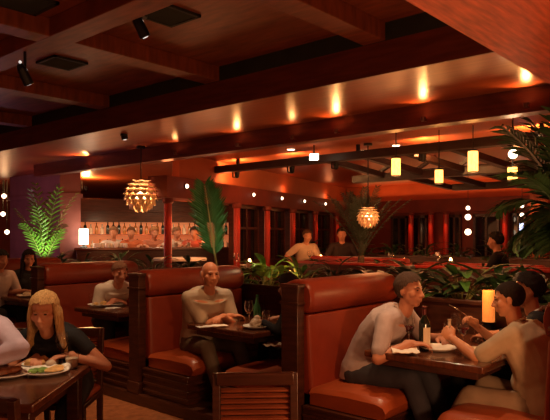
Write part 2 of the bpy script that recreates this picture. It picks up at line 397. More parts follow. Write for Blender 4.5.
# ------------------------------------------------------------------ free-standing table and chairs near the camera
# local frame of the near table follows the view: r to the right, d away
RZ = R(-48.7)
def rd(r, d, z=0): return Vector((SA * d + CA * r, CA * d - SA * r, z))
t = thing('dining_table', 'dark wooden table at the lower left with plates of food', 'table', rd(-1.72, 3.20), RZ)
b = MB(); b.box((-.62, -.44, .705), (.62, .42, .75)); b.build('tabletop', M_TABLE, t, .01, seg=3)
b = MB(); b.box((-.54, -.37, .62), (.54, .35, .705)); b.build('apron', M_WOOD, t, .004)
for sx in (-1, 1):
    for yy in (-.36, .34):
        b = MB(); b.box((sx * .55 - .035, yy - .035, 0), (sx * .55 + .035, yy + .035, .705)); b.build('leg', M_WOOD, t, .005)

def make_chair(name, label, group):
    """side chair facing local +Y: square posts, slatted back panel, leather seat; back top at .86 m"""
    t = thing(name, label, 'chair', (0, 0, 0), 0, group)
    for sx in (-1, 1):
        b = MB(); b.bar((sx * .185, .19, 0), (sx * .185, .19, .43), .04, .04); b.build('leg', M_WOOD, t, .004)
        b = MB(); b.tube([(sx * .185, -.24, 0), (sx * .185, -.20, .25), (sx * .185, -.195, .45), (sx * .185, -.235, .86)], .026, 4)
        b.build('leg', M_WOOD, t, .003, smooth=False)
    b = MB(); b.box((-.205, -.2, .40), (.205, .215, .435)); b.build('seat_frame', M_WOOD, t, .005)
    b = MB(); b.rings([[Vector((x * k, .01 + y * k, z)) for x, y in ((-.2, -.19), (.2, -.19), (.2, .19), (-.2, .19))] for z, k in ((.435, .98), (.455, 1.0), (.475, .97), (.485, .85))])
    b.build('seat', M_SEAT, t, .012)
    b = MB(); b.bar((-.185, -.222, .833), (.185, -.222, .833), .035, .06); b.build('top_rail', M_WOOD, t, .005)
    b = MB(); b.bar((-.185, -.197, .475), (.185, -.197, .475), .03, .04); b.build('lower_rail', M_WOOD, t, .005)
    b = MB(); n = 11
    for k in range(n):
        z = .515 + k * .0262; y = -.2 - (z - .45) / .41 * .038
        b.bar((-.165, y, z), (.165, y, z), .022, .011, up=(0, .55, 1))
    b.build('back_slats', M_WOODR, t, .002)  # slat highlights are put into this lighter wood colour
    b = MB()
    for sx in (-1, 1): b.bar((sx * .185, -.2, .2), (sx * .185, .19, .2), .02, .025)
    b.build('stretcher', M_WOOD, t, .003)
    return t
ch = make_chair('dining_chair', 'empty slat-back wooden chair in front of the middle booth', 'slat-back wooden chairs')
ch.location = rd(-.088, 3.02); ch.rotation_euler = (0, 0, RZ + R(3) + math.pi)
# the back stands nearest the booth, the seat toward the camera side
ch.location = rd(-.083, 2.68)
dup(ch, rd(-1.17, 2.70), RZ + R(-14), 'empty slat-back wooden chair on the near side of the plate-laden table')
dup(ch, rd(-1.42, 4.08), RZ + math.pi, 'slat-back wooden chair the blonde woman sits on')
dup(ch, rd(-1.95, 4.05), RZ + math.pi, 'slat-back wooden chair under the person in the lavender shirt')

# ------------------------------------------------------------------ planter walls and second row
def planter(x0, x1, y0, y1, h, label, name='planter_box', m_=None, cap=None, group=None):
    t = thing(name, label, 'planter', ((x0 + x1) / 2, (y0 + y1) / 2, 0), 0, group)
    hx, hy = (x1 - x0) / 2, (y1 - y0) / 2
    b = MB(); b.box((-hx, -hy, 0), (-hx + .04, hy, h)); b.box((hx - .04, -hy, 0), (hx, hy, h)); b.box((-hx + .04, -hy, 0), (hx - .04, -hy + .04, h)); b.box((-hx + .04, hy - .04, 0), (hx - .04, hy, h))
    for k in range(int((y1 - y0) / .6) + 1):
        yy = -hy + k * .6; b.box((-hx - .012, yy, .02), (-hx, min(yy + .05, hy), h - .06))
    b.build('box', m_ or M_WOOD, t, .004)
    b = MB(); b.box((-hx - .02, -hy - .02, h), (-hx + .07, hy + .02, h + .035)); b.box((hx - .07, -hy - .02, h), (hx + .02, hy + .02, h + .035))
    b.build('rim', cap or M_WOOD, t, .006)
    b = MB(); b.box((-hx + .04, -hy + .04, h - .12), (hx - .04, hy - .04, h - .06)); b.build('soil', M_SOIL, t, 0)
    return t
planter(4.61, 5.10, -.6, 9.2, .97, 'long dark wooden planter box running behind the booths')
planter(7.05, 7.5, 1.6, 5.9, 1.10, 'dark planter box with a red padded rim between the second and third dining rows', cap=M_LEATR)
planter(9.6, 10.05, 1.6, 7.6, 1.12, 'dark planter box in the dining area farthest from the camera, below the window wall')

# second-row tables behind the planter
def round_table(p, h, r, label, cloth=None, z0=0):
    h -= z0
    t = thing('pedestal_table', label, 'table', (p[0], p[1], z0), 0, 'small tables in the back dining area')
    b = MB(); b.lathe([(r, h - .04), (r, h - .01), (r - .01, h)], seg=32); b.build('tabletop', cloth or M_TABLE, t)
    b = MB(); b.lathe([(.045, .03), (.04, h - .1), (.12, h - .04)]); b.build('pedestal', M_BLACK, t)
    b = MB(); b.lathe([(.26, 0), (.25, .02), (.05, .04)]); b.build('foot', M_BLACK, t)
    return t
def banquette(p, L, rz, label, h=1.16):
    t = thing('banquette', label, 'bench', (p[0], p[1], .3), rz, 'red banquettes in the back dining area')
    b = MB(); b.box((-.12, -L / 2, .5), (.06, L / 2, h - .3)); b.build('backrest', M_LEATR, t, .04, seg=3)
    b = MB(); b.box((-.12, -L / 2, .3), (.55, L / 2, .48)); b.build('seat_cushion', M_LEATR, t, .04, seg=3)
    b = MB(); b.box((-.1, -L / 2, 0), (.5, L / 2, .3)); b.build('base', M_WOOD, t, .005)
    return t
# ------------------------------------------------------------------ people
WORK = bpy.data.scenes.new('workbench'); WOBJ, WMESH = [], []
def remesh(bm, voxel, it=3, fac=.5, wrinkle=0, wscale=9):
    bmesh.ops.recalc_face_normals(bm, faces=bm.faces)
    me = bpy.data.meshes.new('tmp'); bm.to_mesh(me); bm.free()
    o = WOBJ[0] if WOBJ else None
    if o is None:
        o = bpy.data.objects.new('work_object', me); WORK.collection.objects.link(o); WOBJ.append(o)
        r = o.modifiers.new('r', 'REMESH'); r.mode = 'VOXEL'; s = o.modifiers.new('s', 'SMOOTH')
    o.data = me; WMESH.append(me)
    o.modifiers['r'].voxel_size = voxel; o.modifiers['s'].factor = fac; o.modifiers['s'].iterations = it
    WORK.view_layers[0].update(); dg = WORK.view_layers[0].depsgraph
    ev = o.evaluated_get(dg)
    res = bpy.data.meshes.new_from_object(ev)
    if wrinkle:
        off = Vector((random.random() * 9, random.random() * 9, 0))
        nrm = [v.normal.copy() for v in res.vertices]
        for v, vn in zip(res.vertices, nrm):
            n = noise.noise(Vector((v.co.x, v.co.y, v.co.z * .6)) * wscale + off) + .5 * noise.noise(v.co * wscale * 2.3 + off)
            v.co += vn * (n * wrinkle)
    return res
def ik(a, c, l1, l2, pole):
    a, c = Vector(a), Vector(c); d = c - a; L = min(d.length, (l1 + l2) * .985); dn = d.normalized(); c = a + dn * L
    x = (l1 * l1 - l2 * l2 + L * L) / (2 * L); h = math.sqrt(max(l1 * l1 - x * x, 0))
    p = Vector(pole); p = (p - dn * p.dot(dn)).normalized()
    return a + dn * x + p * h, c
def hand(mb, wr, d, pn, side, curl, s=1.0, thumb_in=.5):
    """palm plus four fingers and a thumb; d along the hand, pn out of the palm, side +1 = right hand"""
    d = Vector(d).normalized(); pn = Vector(pn); pn = (pn - d * pn.dot(d)).normalized()
    lat = d.cross(pn) * side           # toward the thumb
    wr = Vector(wr)
    rot = Matrix((lat, d, pn)).transposed()
    mb.limb([wr - d * .03 * s, wr + d * .015 * s], [.027 * s, .026 * s], 10)
    mb.ell(wr + d * .05 * s, .041 * s, .052 * s, .016 * s, rot, 12, 8)
    mb.ell(wr + d * .035 * s + lat * .018 * s + pn * .006 * s, .022 * s, .036 * s, .017 * s, rot, 10, 8)
    fl = (.072, .082, .077, .060)
    for i in range(4):
        off = (.030 - .020 * i) * s
        p = wr + d * (.088 - .004 * abs(i - 1)) * s + lat * off
        dd = (d + lat * (.10 - .07 * i)).normalized(); pts = [p - dd * .02 * s, p]; a = 0
        for j, fr in enumerate((.46, .30, .24)):
            a += curl * (.8, 1.0, .7)[j]
            q = dd * math.cos(a) + pn * math.sin(a); p = p + q * fl[i] * fr * s; pts.append(p)
        rr = [.0098, .0098, .0090, .0082, .0070]
        mb.limb(pts, [k * s for k in rr], 8)
    p = wr + d * .022 * s + lat * .028 * s
    td = (d * .75 + lat * .75 + pn * .2).normalized(); td2 = (d * .9 + lat * (.5 - thumb_in) + pn * (.15 + curl * .4)).normalized()
    mb.limb([p, p + td * .034 * s, p + td * .034 * s + td2 * .030 * s, p + td * .034 * s + td2 * .053 * s], [.0135 * s, .012 * s, .0105 * s, .0085 * s], 8)
SKINS = {}
def person(label, xy, zseat, face, lean=8, bend=8, twist=0, hy=0, hp=0, hands=None, feet=None, skin=(.50, .23, .13), shirt=(.4, .35, .3), legs=(.05, .05, .06),
           hair=(.05, .03, .02), style='short', sleeve='short', s=1.0, voxel=.0075, stand=False, build=1.0, collar=True, group=None, hcurl=.5, jacket=None, female=False, foot_z=0):
    """seated (or standing) figure; local +Y is where the body faces, +X is the person's right-hand side"""
    fx, fy = face; L = math.hypot(fx, fy); rz = math.atan2(-fx / L, fy / L)
    root_loc = Vector((xy[0], xy[1], foot_z)); inv = Matrix.Rotation(-rz, 3, 'Z')
    loc = lambda p: inv @ (Vector(p) - root_loc)
    X, Y, Z = Vector((1, 0, 0)), Vector((0, 1, 0)), Vector((0, 0, 1))
    H = (zseat - foot_z + .095 * s) if not stand else .93 * s
    pel = Vector((0, 0, H))
    # spine: leans, then bends further toward the top
    pts = [pel]; a = R(lean)
    segs = (.14, .15, .13, .10)
    for i, k in enumerate(segs):
        pts.append(pts[-1] + (Y * math.sin(a) + Z * math.cos(a)) * k * s); a += R(bend)
    up = (pts[-1] - pts[-2]).normalized(); nb = pts[-1]
    tw = Matrix.Rotation(R(twist), 3, 'Z'); latS = tw @ X; fwdS = latS.cross(up) * -1
    bw = build * s
    wsc = .92 if female else 1.0
    def torso(mb, g=0.0):
        sec = []
        dims = ((.165, .120), (.150 * wsc, .112), (.160 * wsc, .118), (.182 * wsc, .118), (.150 * wsc, .090))
        for i, (p, (aa, bb)) in enumerate(zip(pts, dims)):
            f = i / 4; lt = X.lerp(latS, f).normalized(); dd = (pts[min(i + 1, 4)] - pts[max(i - 1, 0)]).normalized(); fw = dd.cross(lt) * 1
            sec.append((p, lt, fw, aa * bw + g, bb * bw + g))
        p0 = pel - (pts[1] - pel).normalized() * .07 * s
        sec.insert(0, (p0, X, Y, .150 * bw + g, .115 * bw + g))
        mb.oval_loft(sec)
        mb.ell(nb - up * .02 * s, .09 * s + g, .07 * s + g, .05 * s + g)
        if female:
            for sx in (-1, 1): mb.ell(pts[3] - up * .02 * s + latS * sx * .075 * s + fwdS * .085 * s, .065 * s + g, .055 * s + g, .06 * s + g)
        elif build > 1.05: mb.ell(pts[1] + Y * .06 * s, .13 * bw + g, .10 * bw + g, .11 * s + g)
    sh = {k: nb - up * .035 * s + latS * k * .178 * s * (wsc if female else 1) for k in (1, -1)}
    arms, lg = {}, {}
    for k in (1, -1):
        spec = (hands or {}).get(k)
        if spec is None: tgt, dr, pn = nb + latS * k * .22 * s - Z * .52 * s + Y * .05, -Z, -X * k
        else:
            tgt = loc(spec[0]); dr = inv @ Vector(spec[1]) if spec[1] is not None else None; pn = inv @ Vector(spec[2]) if len(spec) > 2 else -Z
        pole = Vector((k * .9, -.25, -.75)) if spec is None or len(spec) < 4 else inv @ Vector(spec[3])
        el, wr = ik(sh[k], tgt, .285 * s, .255 * s, pole)
        arms[k] = (sh[k], el, wr, dr if dr is not None else (wr - el).normalized(), pn)
        hip = pel + X * k * .09 * s - Z * .02
        if stand: ft = Vector((k * .11 * s, .0 + .03 * k, .08 * s))
        else: ft = Vector((k * .13 * s, .46 * s, .08 * s))
        if feet and k in feet: ft = loc(feet[k]) + Z * .08 * s
        kn, an = ik(hip, ft, .44 * s, .425 * s, Vector((k * .12, 1, .6)))
        lg[k] = (hip, kn, an)
    # head frame
    hr = Matrix.Rotation(R(hy), 3, 'Z') @ Matrix.Rotation(R(-hp), 3, 'X')
    hR, hF, hU = hr @ X, hr @ Y, hr @ Z
    hc = nb + (up * .6 + Z * .4).normalized() * .10 * s + hU * .095 * s + hF * .022 * s
    M = Matrix((hR, hF, hU)).transposed()
    def hp_(x, y, z): return hc + (hR * x + hF * y + hU * z) * s
    def head(mb, g=0):
        q = s
        mb.ell(hp_(0, -.012, .028), .0735 * q, .093 * q, .086 * q, M)
        mb.ell(hp_(0, .018, -.035), (.060 if female else .065) * q, .071 * q, .080 * q, M)
        mb.ell(hp_(0, .050, -.092), (.030 if female else .037) * q, .026 * q, .022 * q, M, 10, 8)     # chin
        mb.ell(hp_(0, .072, .022), .054 * q, .016 * q, .013 * q, M, 10, 8)      # brow
        mb.limb([hp_(0, .084, .012), hp_(0, .098, -.018), hp_(0, .106, -.034)], [.0085 * q, .0105 * q, .0135 * q], 8)
        for k in (1, -1):
            mb.ell(hp_(k * .012, .092, -.038), .010 * q, .012 * q, .009 * q, M, 8, 6)
            mb.ell(hp_(k * .045, .050, -.022), .026 * q, .026 * q, .026 * q, M, 10, 8)   # cheek
            mb.ell(hp_(k * .078, -.012, -.004), .010 * q, .020 * q, .032 * q, M, 10, 8)  # ear
        mb.ell(hp_(0, .086, -.060), .024 * q, .010 * q, .0065 * q, M, 10, 8)
        mb.ell(hp_(0, .083, -.072), .021 * q, .010 * q, .0075 * q, M, 10, 8)
    mb = MB(); torso(mb)
    mb.limb([nb - up * .03 * s, nb + up * .05 * s, hc - hU * .06 * s - hF * .015 * s], [.062 * s * (.88 if female else 1), .054 * s * (.86 if female else 1), .053 * s * (.88 if female else 1)])
    head(mb)
    ar = (.86 if female else 1.0) * s
    for k in (1, -1):
        S, E, Wr, dr, pn = arms[k]
        mb.limb([nb + latS * k * .06 * s - up * .02 * s, S, S.lerp(E, .45), E, E.lerp(Wr, .35), Wr], [.06 * s, .056 * ar, .047 * ar, .040 * ar, .040 * ar, .027 * ar])
        c = hcurl if not isinstance(hcurl, dict) else hcurl[k]
        hand(mb, Wr, dr, pn, k, c, s * (.9 if female else 1))
        hip, kn, an = lg[k]
        mb.limb([hip, hip.lerp(kn, .5), kn, kn.lerp(an, .35), an], [.088 * bw, .072 * s, .054 * s, .053 * s, .037 * s])
        mb.limb([an, an + Y * .10 * s - Z * .045 * s, an + Y * .16 * s - Z * .05 * s], [.037 * s, .030 * s, .024 * s], 10)
    key = tuple(skin)
    me = remesh(mb.bm, voxel, 2)
    body = link_mesh('person', me, mat('skin_%d' % (len(SKINS)) if key not in SKINS else SKINS[key], skin, .5, var=.10, vscale=14, spec=.35))
    SKINS.setdefault(key, body.data.materials[0].name)
    body.location = root_loc; body.rotation_euler = (0, 0, rz); tag(body, label, 'person', group)
    def cloth(name, mbx, col, vx, wr_=.004, it=3, rough=.85, ws=9):
        nm = 'cloth_%02x%02x%02x' % tuple(int(255 * c) for c in col)
        me_ = remesh(mbx.bm, vx, it, .5, wr_, ws)
        return link_mesh(name, me_, mat(nm, col, rough, var=.12, vscale=9, bump=.1, bscale=120, spec=.2), body)
    vx = max(voxel, .009)
    # shirt or jacket
    mb = MB(); torso(mb, .012)
    fr = {'short': .80, 'long': 2, 'cap': .42, 'none': .12}[sleeve]
    for k in (1, -1):
        S, E, Wr, dr, pn = arms[k]
        a0 = nb + latS * k * .06 * s - up * .02 * s
        if fr >= 1: mb.limb([a0, S, S.lerp(E, .5), E, E.lerp(Wr, .5), E.lerp(Wr, .93)], [.07 * s, .070 * ar, .061 * ar, .054 * ar, .048 * ar, .040 * ar])
        else: mb.limb([a0, S, S.lerp(E, fr * .5), S.lerp(E, fr)], [.07 * s, .070 * ar, .066 * ar, .062 * ar])
    if not stand: mb.ell(pel - Z * .02, .178 * bw, .145 * bw, .10 * s)
    cloth('jacket' if jacket else 'shirt', mb, shirt, vx, .005)
    if collar:
        mb = MB(); c0 = nb + up * .035 * s
        ring = []
        for i in range(20):
            tt = 2 * math.pi * i / 20
            ring.append(c0 + latS * math.cos(tt) * .066 * s + fwdS * -math.sin(tt) * -.066 * s - up * (.022 * max(0, math.sin(tt))) * s)
        for i in range(20): mb.limb([ring[i], ring[(i + 1) % 20]], [.0125 * s, .0125 * s], 6)
        cloth('collar', mb, jacket or shirt, .006, 0)
    mb = MB()
    mb.oval_loft([(pel - Z * .10 * s, X, Y, .150 * bw, .12 * bw), (pel, X, Y, .172 * bw, .132 * bw), (pel + (pts[1] - pel) * .5, X, Y, .165 * bw, .128 * bw)])
    for k in (1, -1):
        hip, kn, an = lg[k]
        mb.limb([hip, hip.lerp(kn, .5), kn, kn.lerp(an, .4), an.lerp(kn, .06)], [.100 * bw, .086 * s, .070 * s, .066 * s, .060 * s])
    cloth('trousers', mb, legs, max(vx, .011), .005)
    for k in (1, -1):
        an = lg[k][2]; mb = MB()
        mb.limb([an + Z * .01, an - Z * .035 * s], [.047 * s, .043 * s], 10)
        mb.oval_loft([(an - Z * .05 * s - Y * .065 * s, X, Z, .030 * s, .027 * s), (an - Z * .045 * s, X, Z, .040 * s, .035 * s), (an - Z * .05 * s + Y * .09 * s, X, Z, .047 * s, .028 * s), (an - Z * .055 * s + Y * .185 * s, X, Z, .036 * s, .020 * s), (an - Z * .06 * s + Y * .205 * s, X, Z, .018 * s, .012 * s)], 14)
        link_mesh('shoe', remesh(mb.bm, .009, 2), mat('shoe_leather', (.02, .015, .012), .4), body)
    # hair
    hm = mat('hair_%02x%02x%02x' % tuple(int(255 * c) for c in hair), hair, .8, var=.4, vscale=30, stretch=(6, 6, 1), bump=.5, bscale=50, spec=.15)
    mb = MB()
    if style != 'bald':
        t = {'buzz': .004, 'short': .012, 'full': .020, 'long': .016, 'tied': .013}[style]
        bmesh.ops.create_icosphere(mb.bm, subdivisions=4, radius=1)
        dele = []
        for v in mb.bm.verts:
            p = v.co.copy(); q = Vector((p.x * (.076 + t), p.y * (.096 + t) - .013, p.z * (.090 + t) + .031))
            v.co = q
            line = .060 - .9 * max(0, -(q.y - .055)) if q.y < .055 else .060 + (q.y - .055) * .3
            if q.y < -.02: line = -.055
            elif q.y < .015: line = max(line, -.012)
            line += noise.noise(q * 60) * .007
            if q.z < line: dele.append(v)
        bmesh.ops.delete(mb.bm, geom=dele, context='VERTS')
        ed = [e for e in mb.bm.edges if e.is_boundary]
        ret = bmesh.ops.extrude_edge_only(mb.bm, edges=ed)
        for v in [g for g in ret['geom'] if isinstance(g, bmesh.types.BMVert)]:
            v.co = Vector((v.co.x * .9, (v.co.y + .013) * .9 - .013, (v.co.z - .031) * .93 + .031))
        for v in mb.bm.verts:
            v.co += v.co.normalized() * (noise.noise(v.co * 55) * t * .35 + noise.noise(v.co * 130) * t * .3)
            v.co = hc + (hR * v.co.x + hF * v.co.y + hU * v.co.z) * s
        if style == 'long':
            mb2 = MB()
            for i in range(26):
                th = math.pi * (-.12 + 1.24 * i / 25)         # round the back from right ear to left ear
                x0, y0 = math.cos(th) * .083, -math.sin(th) * .098 - .01
                dn = (-up * .3 - Z * .7).normalized()
                p = hp_(x0 * .8, y0 * .8 + .002, .08); q = hp_(x0 * 1.08, y0 * 1.05, -.02); r_ = hp_(x0 * 1.15, y0 * 1.0 + (.02 if abs(x0) > .05 else -.01), -.02) + dn * .11 * s; r2 = r_ + dn * (.10 + .05 * random.random()) * s + hF * .02 + hR * (x0 * .3)
                mb2.limb([p, q, r_, r2], [.014 * s, .019 * s, .018 * s, .009 * s], 8)
            m_l = link_mesh('hair', remesh(mb2.bm, .008, 1, .4, .003, 40), hm, body)
        o = mb.build('hair', hm, body)
    elif style == 'bald':
        for k in (1, -1):                                      # cropped fringe over the ears and round the nape
            for i in range(9):
                th = R(8 + i * 11)
                mb.ell(hp_(k * math.cos(th) * .076, -math.sin(th) * .098 - .012, .012 - .004 * i), .014 * s, .016 * s, .026 * s, M, 8, 6)
        link_mesh('hair', remesh(mb.bm, .007, 2), hm, body)
    if voxel < .011:
        for k in (1, -1):
            mb = MB(); mb.ell(hp_(k * .030, .0795, .005), .0105 * s, .006 * s, .0045 * s, M, 10, 8); mb.build('eye', mat('dark_eye', (.03, .02, .015), .2), body)
            mb = MB(); mb.limb([hp_(k * .016, .086, .021), hp_(k * .032, .0835, .026), hp_(k * .048, .073, .021)], [.003 * s, .004 * s, .002 * s], 6); mb.build('eyebrow', hm, body)
    return body
# ------------------------------------------------------------------ plants
def leaf_blade(mb, base, d, nrm, L, wd, droop=.35, n=6, lobes=0):
    """a tapering leaf that arches over; slightly folded along its midrib"""
    d = Vector(d).normalized(); nrm = Vector(nrm); lat = d.cross(nrm).normalized(); nn = lat.cross(d)
    mid, le, ri = [], [], []; p = Vector(base); a = 0
    for i in range(n + 1):
        f = i / n; dd = d * math.cos(a) - nn * math.sin(a); n2 = nn * math.cos(a) + d * math.sin(a)
        ww = wd * (math.sin(math.pi * min(.97, f * .9 + .08)) ** .8) / 2
        if lobes and i % 2: ww *= .62
        mid.append(p.copy()); le.append(p + lat * ww + n2 * ww * .25); ri.append(p - lat * ww + n2 * ww * .25)
        p += dd * L / n; a += droop / n * 2
    mb.quad_strip(le, mid); mb.quad_strip(mid, ri)
def frond(mb, st, base, d, L, wd, arch=.6, n=26, side=None, lean=.55, th=.006, st0=.28, lw=None):
    """pinnate palm frond: rachis in st, leaflets in mb"""
    d = Vector(d).normalized(); sd = Vector(side or (-d.y, d.x, 0))
    if sd.length < .05: sd = Vector((1, 0, 0))
    sd = (sd - d * sd.dot(d)).normalized(); up = sd.cross(d)
    if up.z < 0: up = -up
    pts = []; p = Vector(base); a = 0; ds = []
    for i in range(n + 1):
        dd = d * math.cos(a) - up * math.sin(a)
        pts.append(p.copy()); ds.append((dd, up * math.cos(a) + d * math.sin(a))); p += dd * L / n; a += arch / n
    st.tube(pts, [th * (1.25 - i / n) for i in range(n + 1)], 5)
    for i in range(int(n * st0), n + 1):
        f = max(0, i / n - st0) / (1 - st0); ll = wd * (.35 + .65 * math.sin(math.pi * (f * .8 + .15)))
        for k in (1, -1):
            dd, uu = ds[i]
            q = (dd * (lean + .35 * f) + sd * k + uu * .15).normalized()
            leaf_blade(mb, pts[i], q, uu, ll * random.uniform(.80, 1.12), lw or (.020 + wd * .05), random.uniform(.25, .6), 3)
def palm(name, label, loc, fr, stemh=0, m_=None, group=None, stem_m=None, trunk=.03, lean=.55, n=26, th=.006, side=None, st0=.28, lw=None):
    t = thing(name, label, 'plant', loc, 0, group)
    mb, st = MB(), MB()
    if stemh:
        tk = MB(); tk.tube([(0, 0, -.1), (.015, .01, stemh * .5), (0, 0, stemh)], [trunk * 1.15, trunk, trunk * .85], 10); tk.build('trunk', M_BARK, t)
    for d, L, wd, arch in fr: frond(mb, st, (0, 0, stemh - .02 if stemh else -.06), d, L, wd, arch, n, side, lean, th, st0, lw)
    mb.build('leaves', m_ or M_LEAF, t, smooth=False); st.build('stem', stem_m or M_STEM, t)
    return t
def bushy(name, label, loc, n, L, wd, hgt, m_=None, group=None, seed=1, spread=.9, lobes=0):
    rnd = random.Random(seed); t = thing(name, label, 'plant', loc, 0, group)
    mb, st = MB(), MB()
    for i in range(n):
        az = i * 2.4 + rnd.uniform(-.4, .4); el = rnd.uniform(.15, 1.25) * spread
        d = Vector((math.cos(az) * math.sin(el), math.sin(az) * math.sin(el), math.cos(el)))
        h = hgt * rnd.uniform(.45, 1.0); p = Vector((0, 0, -.08)); q = d * h
        st.tube([p, p.lerp(q, .5) + Vector((0, 0, .05 * h)), q], [.006, .005, .004], 5)
        dd = (d + Vector((math.cos(az), math.sin(az), rnd.uniform(-.3, .2))) * .8).normalized()
        leaf_blade(mb, q, dd, Vector((0, 0, 1)) if abs(dd.z) < .95 else Vector((1, 0, 0)), L * rnd.uniform(.7, 1.15), wd * rnd.uniform(.75, 1.1), rnd.uniform(.3, .8), 8 if lobes else 5, lobes)
    mb.build('leaves', m_ or M_LEAF, t, smooth=False); st.build('stem', M_STEM if m_ is not M_LEAFD else M_LEAFD, t)
    return t
# planter behind the booths
PXM = 4.85
row = [(8.7, 'foliage plant at the far left end of the long planter, above the farthest booth', M_LEAFD), (7.9, 'low dark plant in the long planter behind the far left booth', M_LEAFD),
       (7.1, 'low dark plant in the long planter behind the table with the white-shirted diner', M_LEAFD), (6.3, 'dark leafy plant in the planter just below the bar counter in view', M_LEAFD),
       (5.65, 'dark leafy plant behind the bald man\'s booth, left of the single tall frond', M_LEAFD),
       (4.72, 'bright fern-like plant in the planter just right of the single tall frond', M_LEAF), (4.32, 'yellow-green broad-leaved plant in the planter to the right of the bald man', M_LEAFY),
       (3.92, 'mid-green plant in the planter above the dark wall panel right of the bald man', M_LEAF), (3.45, 'dark plant in the planter directly above the top of the grey-shirted man\'s booth', M_LEAFD),
       (3.02, 'dark-leaved plant in the planter over the right end of the grey-shirted man\'s booth', M_LEAFD), (2.60, 'pale-veined broad-leaved plant in the planter right of the grey-shirted man\'s head', M_LEAFG),
       (2.25, 'big-leaved green plant in the planter left of the glowing table lamp', M_LEAF), (1.92, 'broad-leaved green plant in the planter right behind the glowing table lamp', M_LEAFD),
       (1.62, 'dark green plant in the planter above the beige t-shirt man\'s head', M_LEAFD)]
for i, (y, lab, mm) in enumerate(row):
    big = y < 3.2 or 4.0 < y < 4.6
    bushy('planter_plant', lab, (PXM + (.12 if y < 2.4 else random.uniform(-.06, .06)), y, .92), 26 if big else 30, .30 if big else .22, .115 if big else .055, .30, mm, 'plants in the long planter', i + 3, .95)
# the single upright frond and the palms
t = palm('palm_frond_plant', 'young palm with one tall upright green frond, planted behind the bald man', (4.86, 5.12, .92), [((-.10, .09, 1), 1.24, .31, .14)], 0, mat('leaf_frond', (.05, .22, .06), .4, var=.3), lean=.8, n=42, th=.014, side=(CA, -SA, 0), st0=.38, lw=.029)
palm('parlour_palm', 'grey-green fan-spreading palm standing beyond the small hanging lamp, in the middle of the room', (7.25, 4.75, 1.05), [((math.cos(a) * e * .6, math.sin(a) * e * .6, 1), l * .92, .16, ar * .7) for a, e, l, ar in
     ((0, .1, 1.0, .3), (.5, .2, .95, .4), (1.4, .15, 1.0, .3), (3.2, .3, 1.0, .5), (4.0, .15, 1.05, .3), (2.9, .6, 1.0, .6), (5.9, .6, 1.0, .6), (.9, .35, 1.05, .6), (1.9, .45, 1.1, .7), (2.7, .25, 1.0, .5), (3.6, .5, 1.05, .8), (4.4, .3, 1.1, .5), (5.2, .55, 1.05, .8), (5.8, .3, .95, .5), (2.3, .75, 1.1, .8), (5.45, .85, 1.15, .7))], .18, M_LEAFG, None, M_LEAFG, .05, lean=.85, n=24, lw=.022)
x, y = at(44, 10.3)
palm('areca_palm', 'leafy palm lit bright green from below, in front of the mauve pier', (x, y, 1.0), [((math.cos(a) * e * .42, math.sin(a) * e * .42, 1), l * 1.1, .22, ar * .5) for a, e, l, ar in
     ((0, .12, 1.3, .5), (.8, .3, 1.25, .8), (1.6, .2, 1.1, 1), (2.4, .4, 1.0, 1.1), (3.2, .15, 1.2, .5), (4.0, .35, 1.0, 1.1), (4.7, .3, 1.3, 1.0), (5.5, .45, 1.25, .9), (.3, .6, .8, 1.2), (3.5, .7, .8, 1.1), (5.0, .75, .7, 1.0), (1.2, .1, 1.35, .8))], .0, M_LEAFY, lean=.6, n=15)
tub = thing('plant_tub', 'dark tub holding the bright green palm beside the mauve pier', 'planter', (x, y, 0))
b = MB(); b.lathe([(.22, 0), (.26, .9), (.29, .94), (.29, .97), (.25, .97), (.24, .92)], seg=24); b.build('tub', M_WOOD, tub); b = MB(); b.lathe([(.235, .90), (.235, .93)], seg=24); b.build('soil', M_SOIL, tub)
x2, y2 = at(553, 4.55)
palm('palm_tree', 'large dark palm with drooping fronds at the right edge', (4.93, 1.37, .92), [(d, l, .34, ar) for d, l, ar in
     (((l * -.66 + dd * .75, l * .75 + dd * .66, u), L_, a) for l, dd, u, L_, a in ((.25, 0, 1, .85, .7), (.1, -.3, 1, .95, .5), (-.2, .1, 1, 1.0, .6), (.0, .4, .9, .8, .9), (-.6, 0, .8, .9, 1.0), (.3, .3, .55, .6, 1.5), (.3, -.4, .5, .55, 1.6), (-.3, -.5, .7, .8, 1.1), (.15, .1, 1.2, .8, .35), (.5, .1, .1, .42, 1.2), (-.7, .3, .4, .7, 1.2), (.4, .5, .0, .45, 1.0), (.35, -.5, .05, .45, 1.0), (.05, -.7, .2, .5, 1.2), (.0, .7, .25, .5, 1.3), (-.1, -.2, 1.2, .75, .6), (.3, -.1, .8, .6, 1.1))) ], .72, M_LEAFD, None, M_LEAFD, .045)
for i, y in enumerate((2.0, 2.5, 3.0, 3.5, 4.0, 4.45, 5.1, 5.6)):
    bushy('planter_plant', ['dark plant at the near right end of the red-rimmed planter', 'second dark plant from the right in the red-rimmed planter', 'third dark plant from the right in the red-rimmed planter', 'fourth dark plant from the right in the red-rimmed planter',
      'dark plant in the red-rimmed planter just right of the grey-green palm', 'dark plant at the foot of the grey-green palm', 'dark plant in the red-rimmed planter just left of the grey-green palm', 'dark plant at the far left end of the red-rimmed planter'][i],
      (7.28, y, 1.04), 14, .16, .05, .10, M_LEAFD, 'plants in the red-rimmed planter', 40 + i)
ords = ['near right end', 'second from the right', 'third from the right', 'fourth from the right', 'fifth from the right', 'sixth from the right', 'fourth from the left', 'third from the left', 'second from the left', 'far left end']
for i in range(10):
    y = 1.9 + i * .64
    bushy('planter_plant', 'shaggy dark bush below the far windows, %s of that row' % ords[i], (9.82, y, 1.07), 26, .26, .07, .26, M_LEAFD, 'bushes below the far windows', 60 + i)

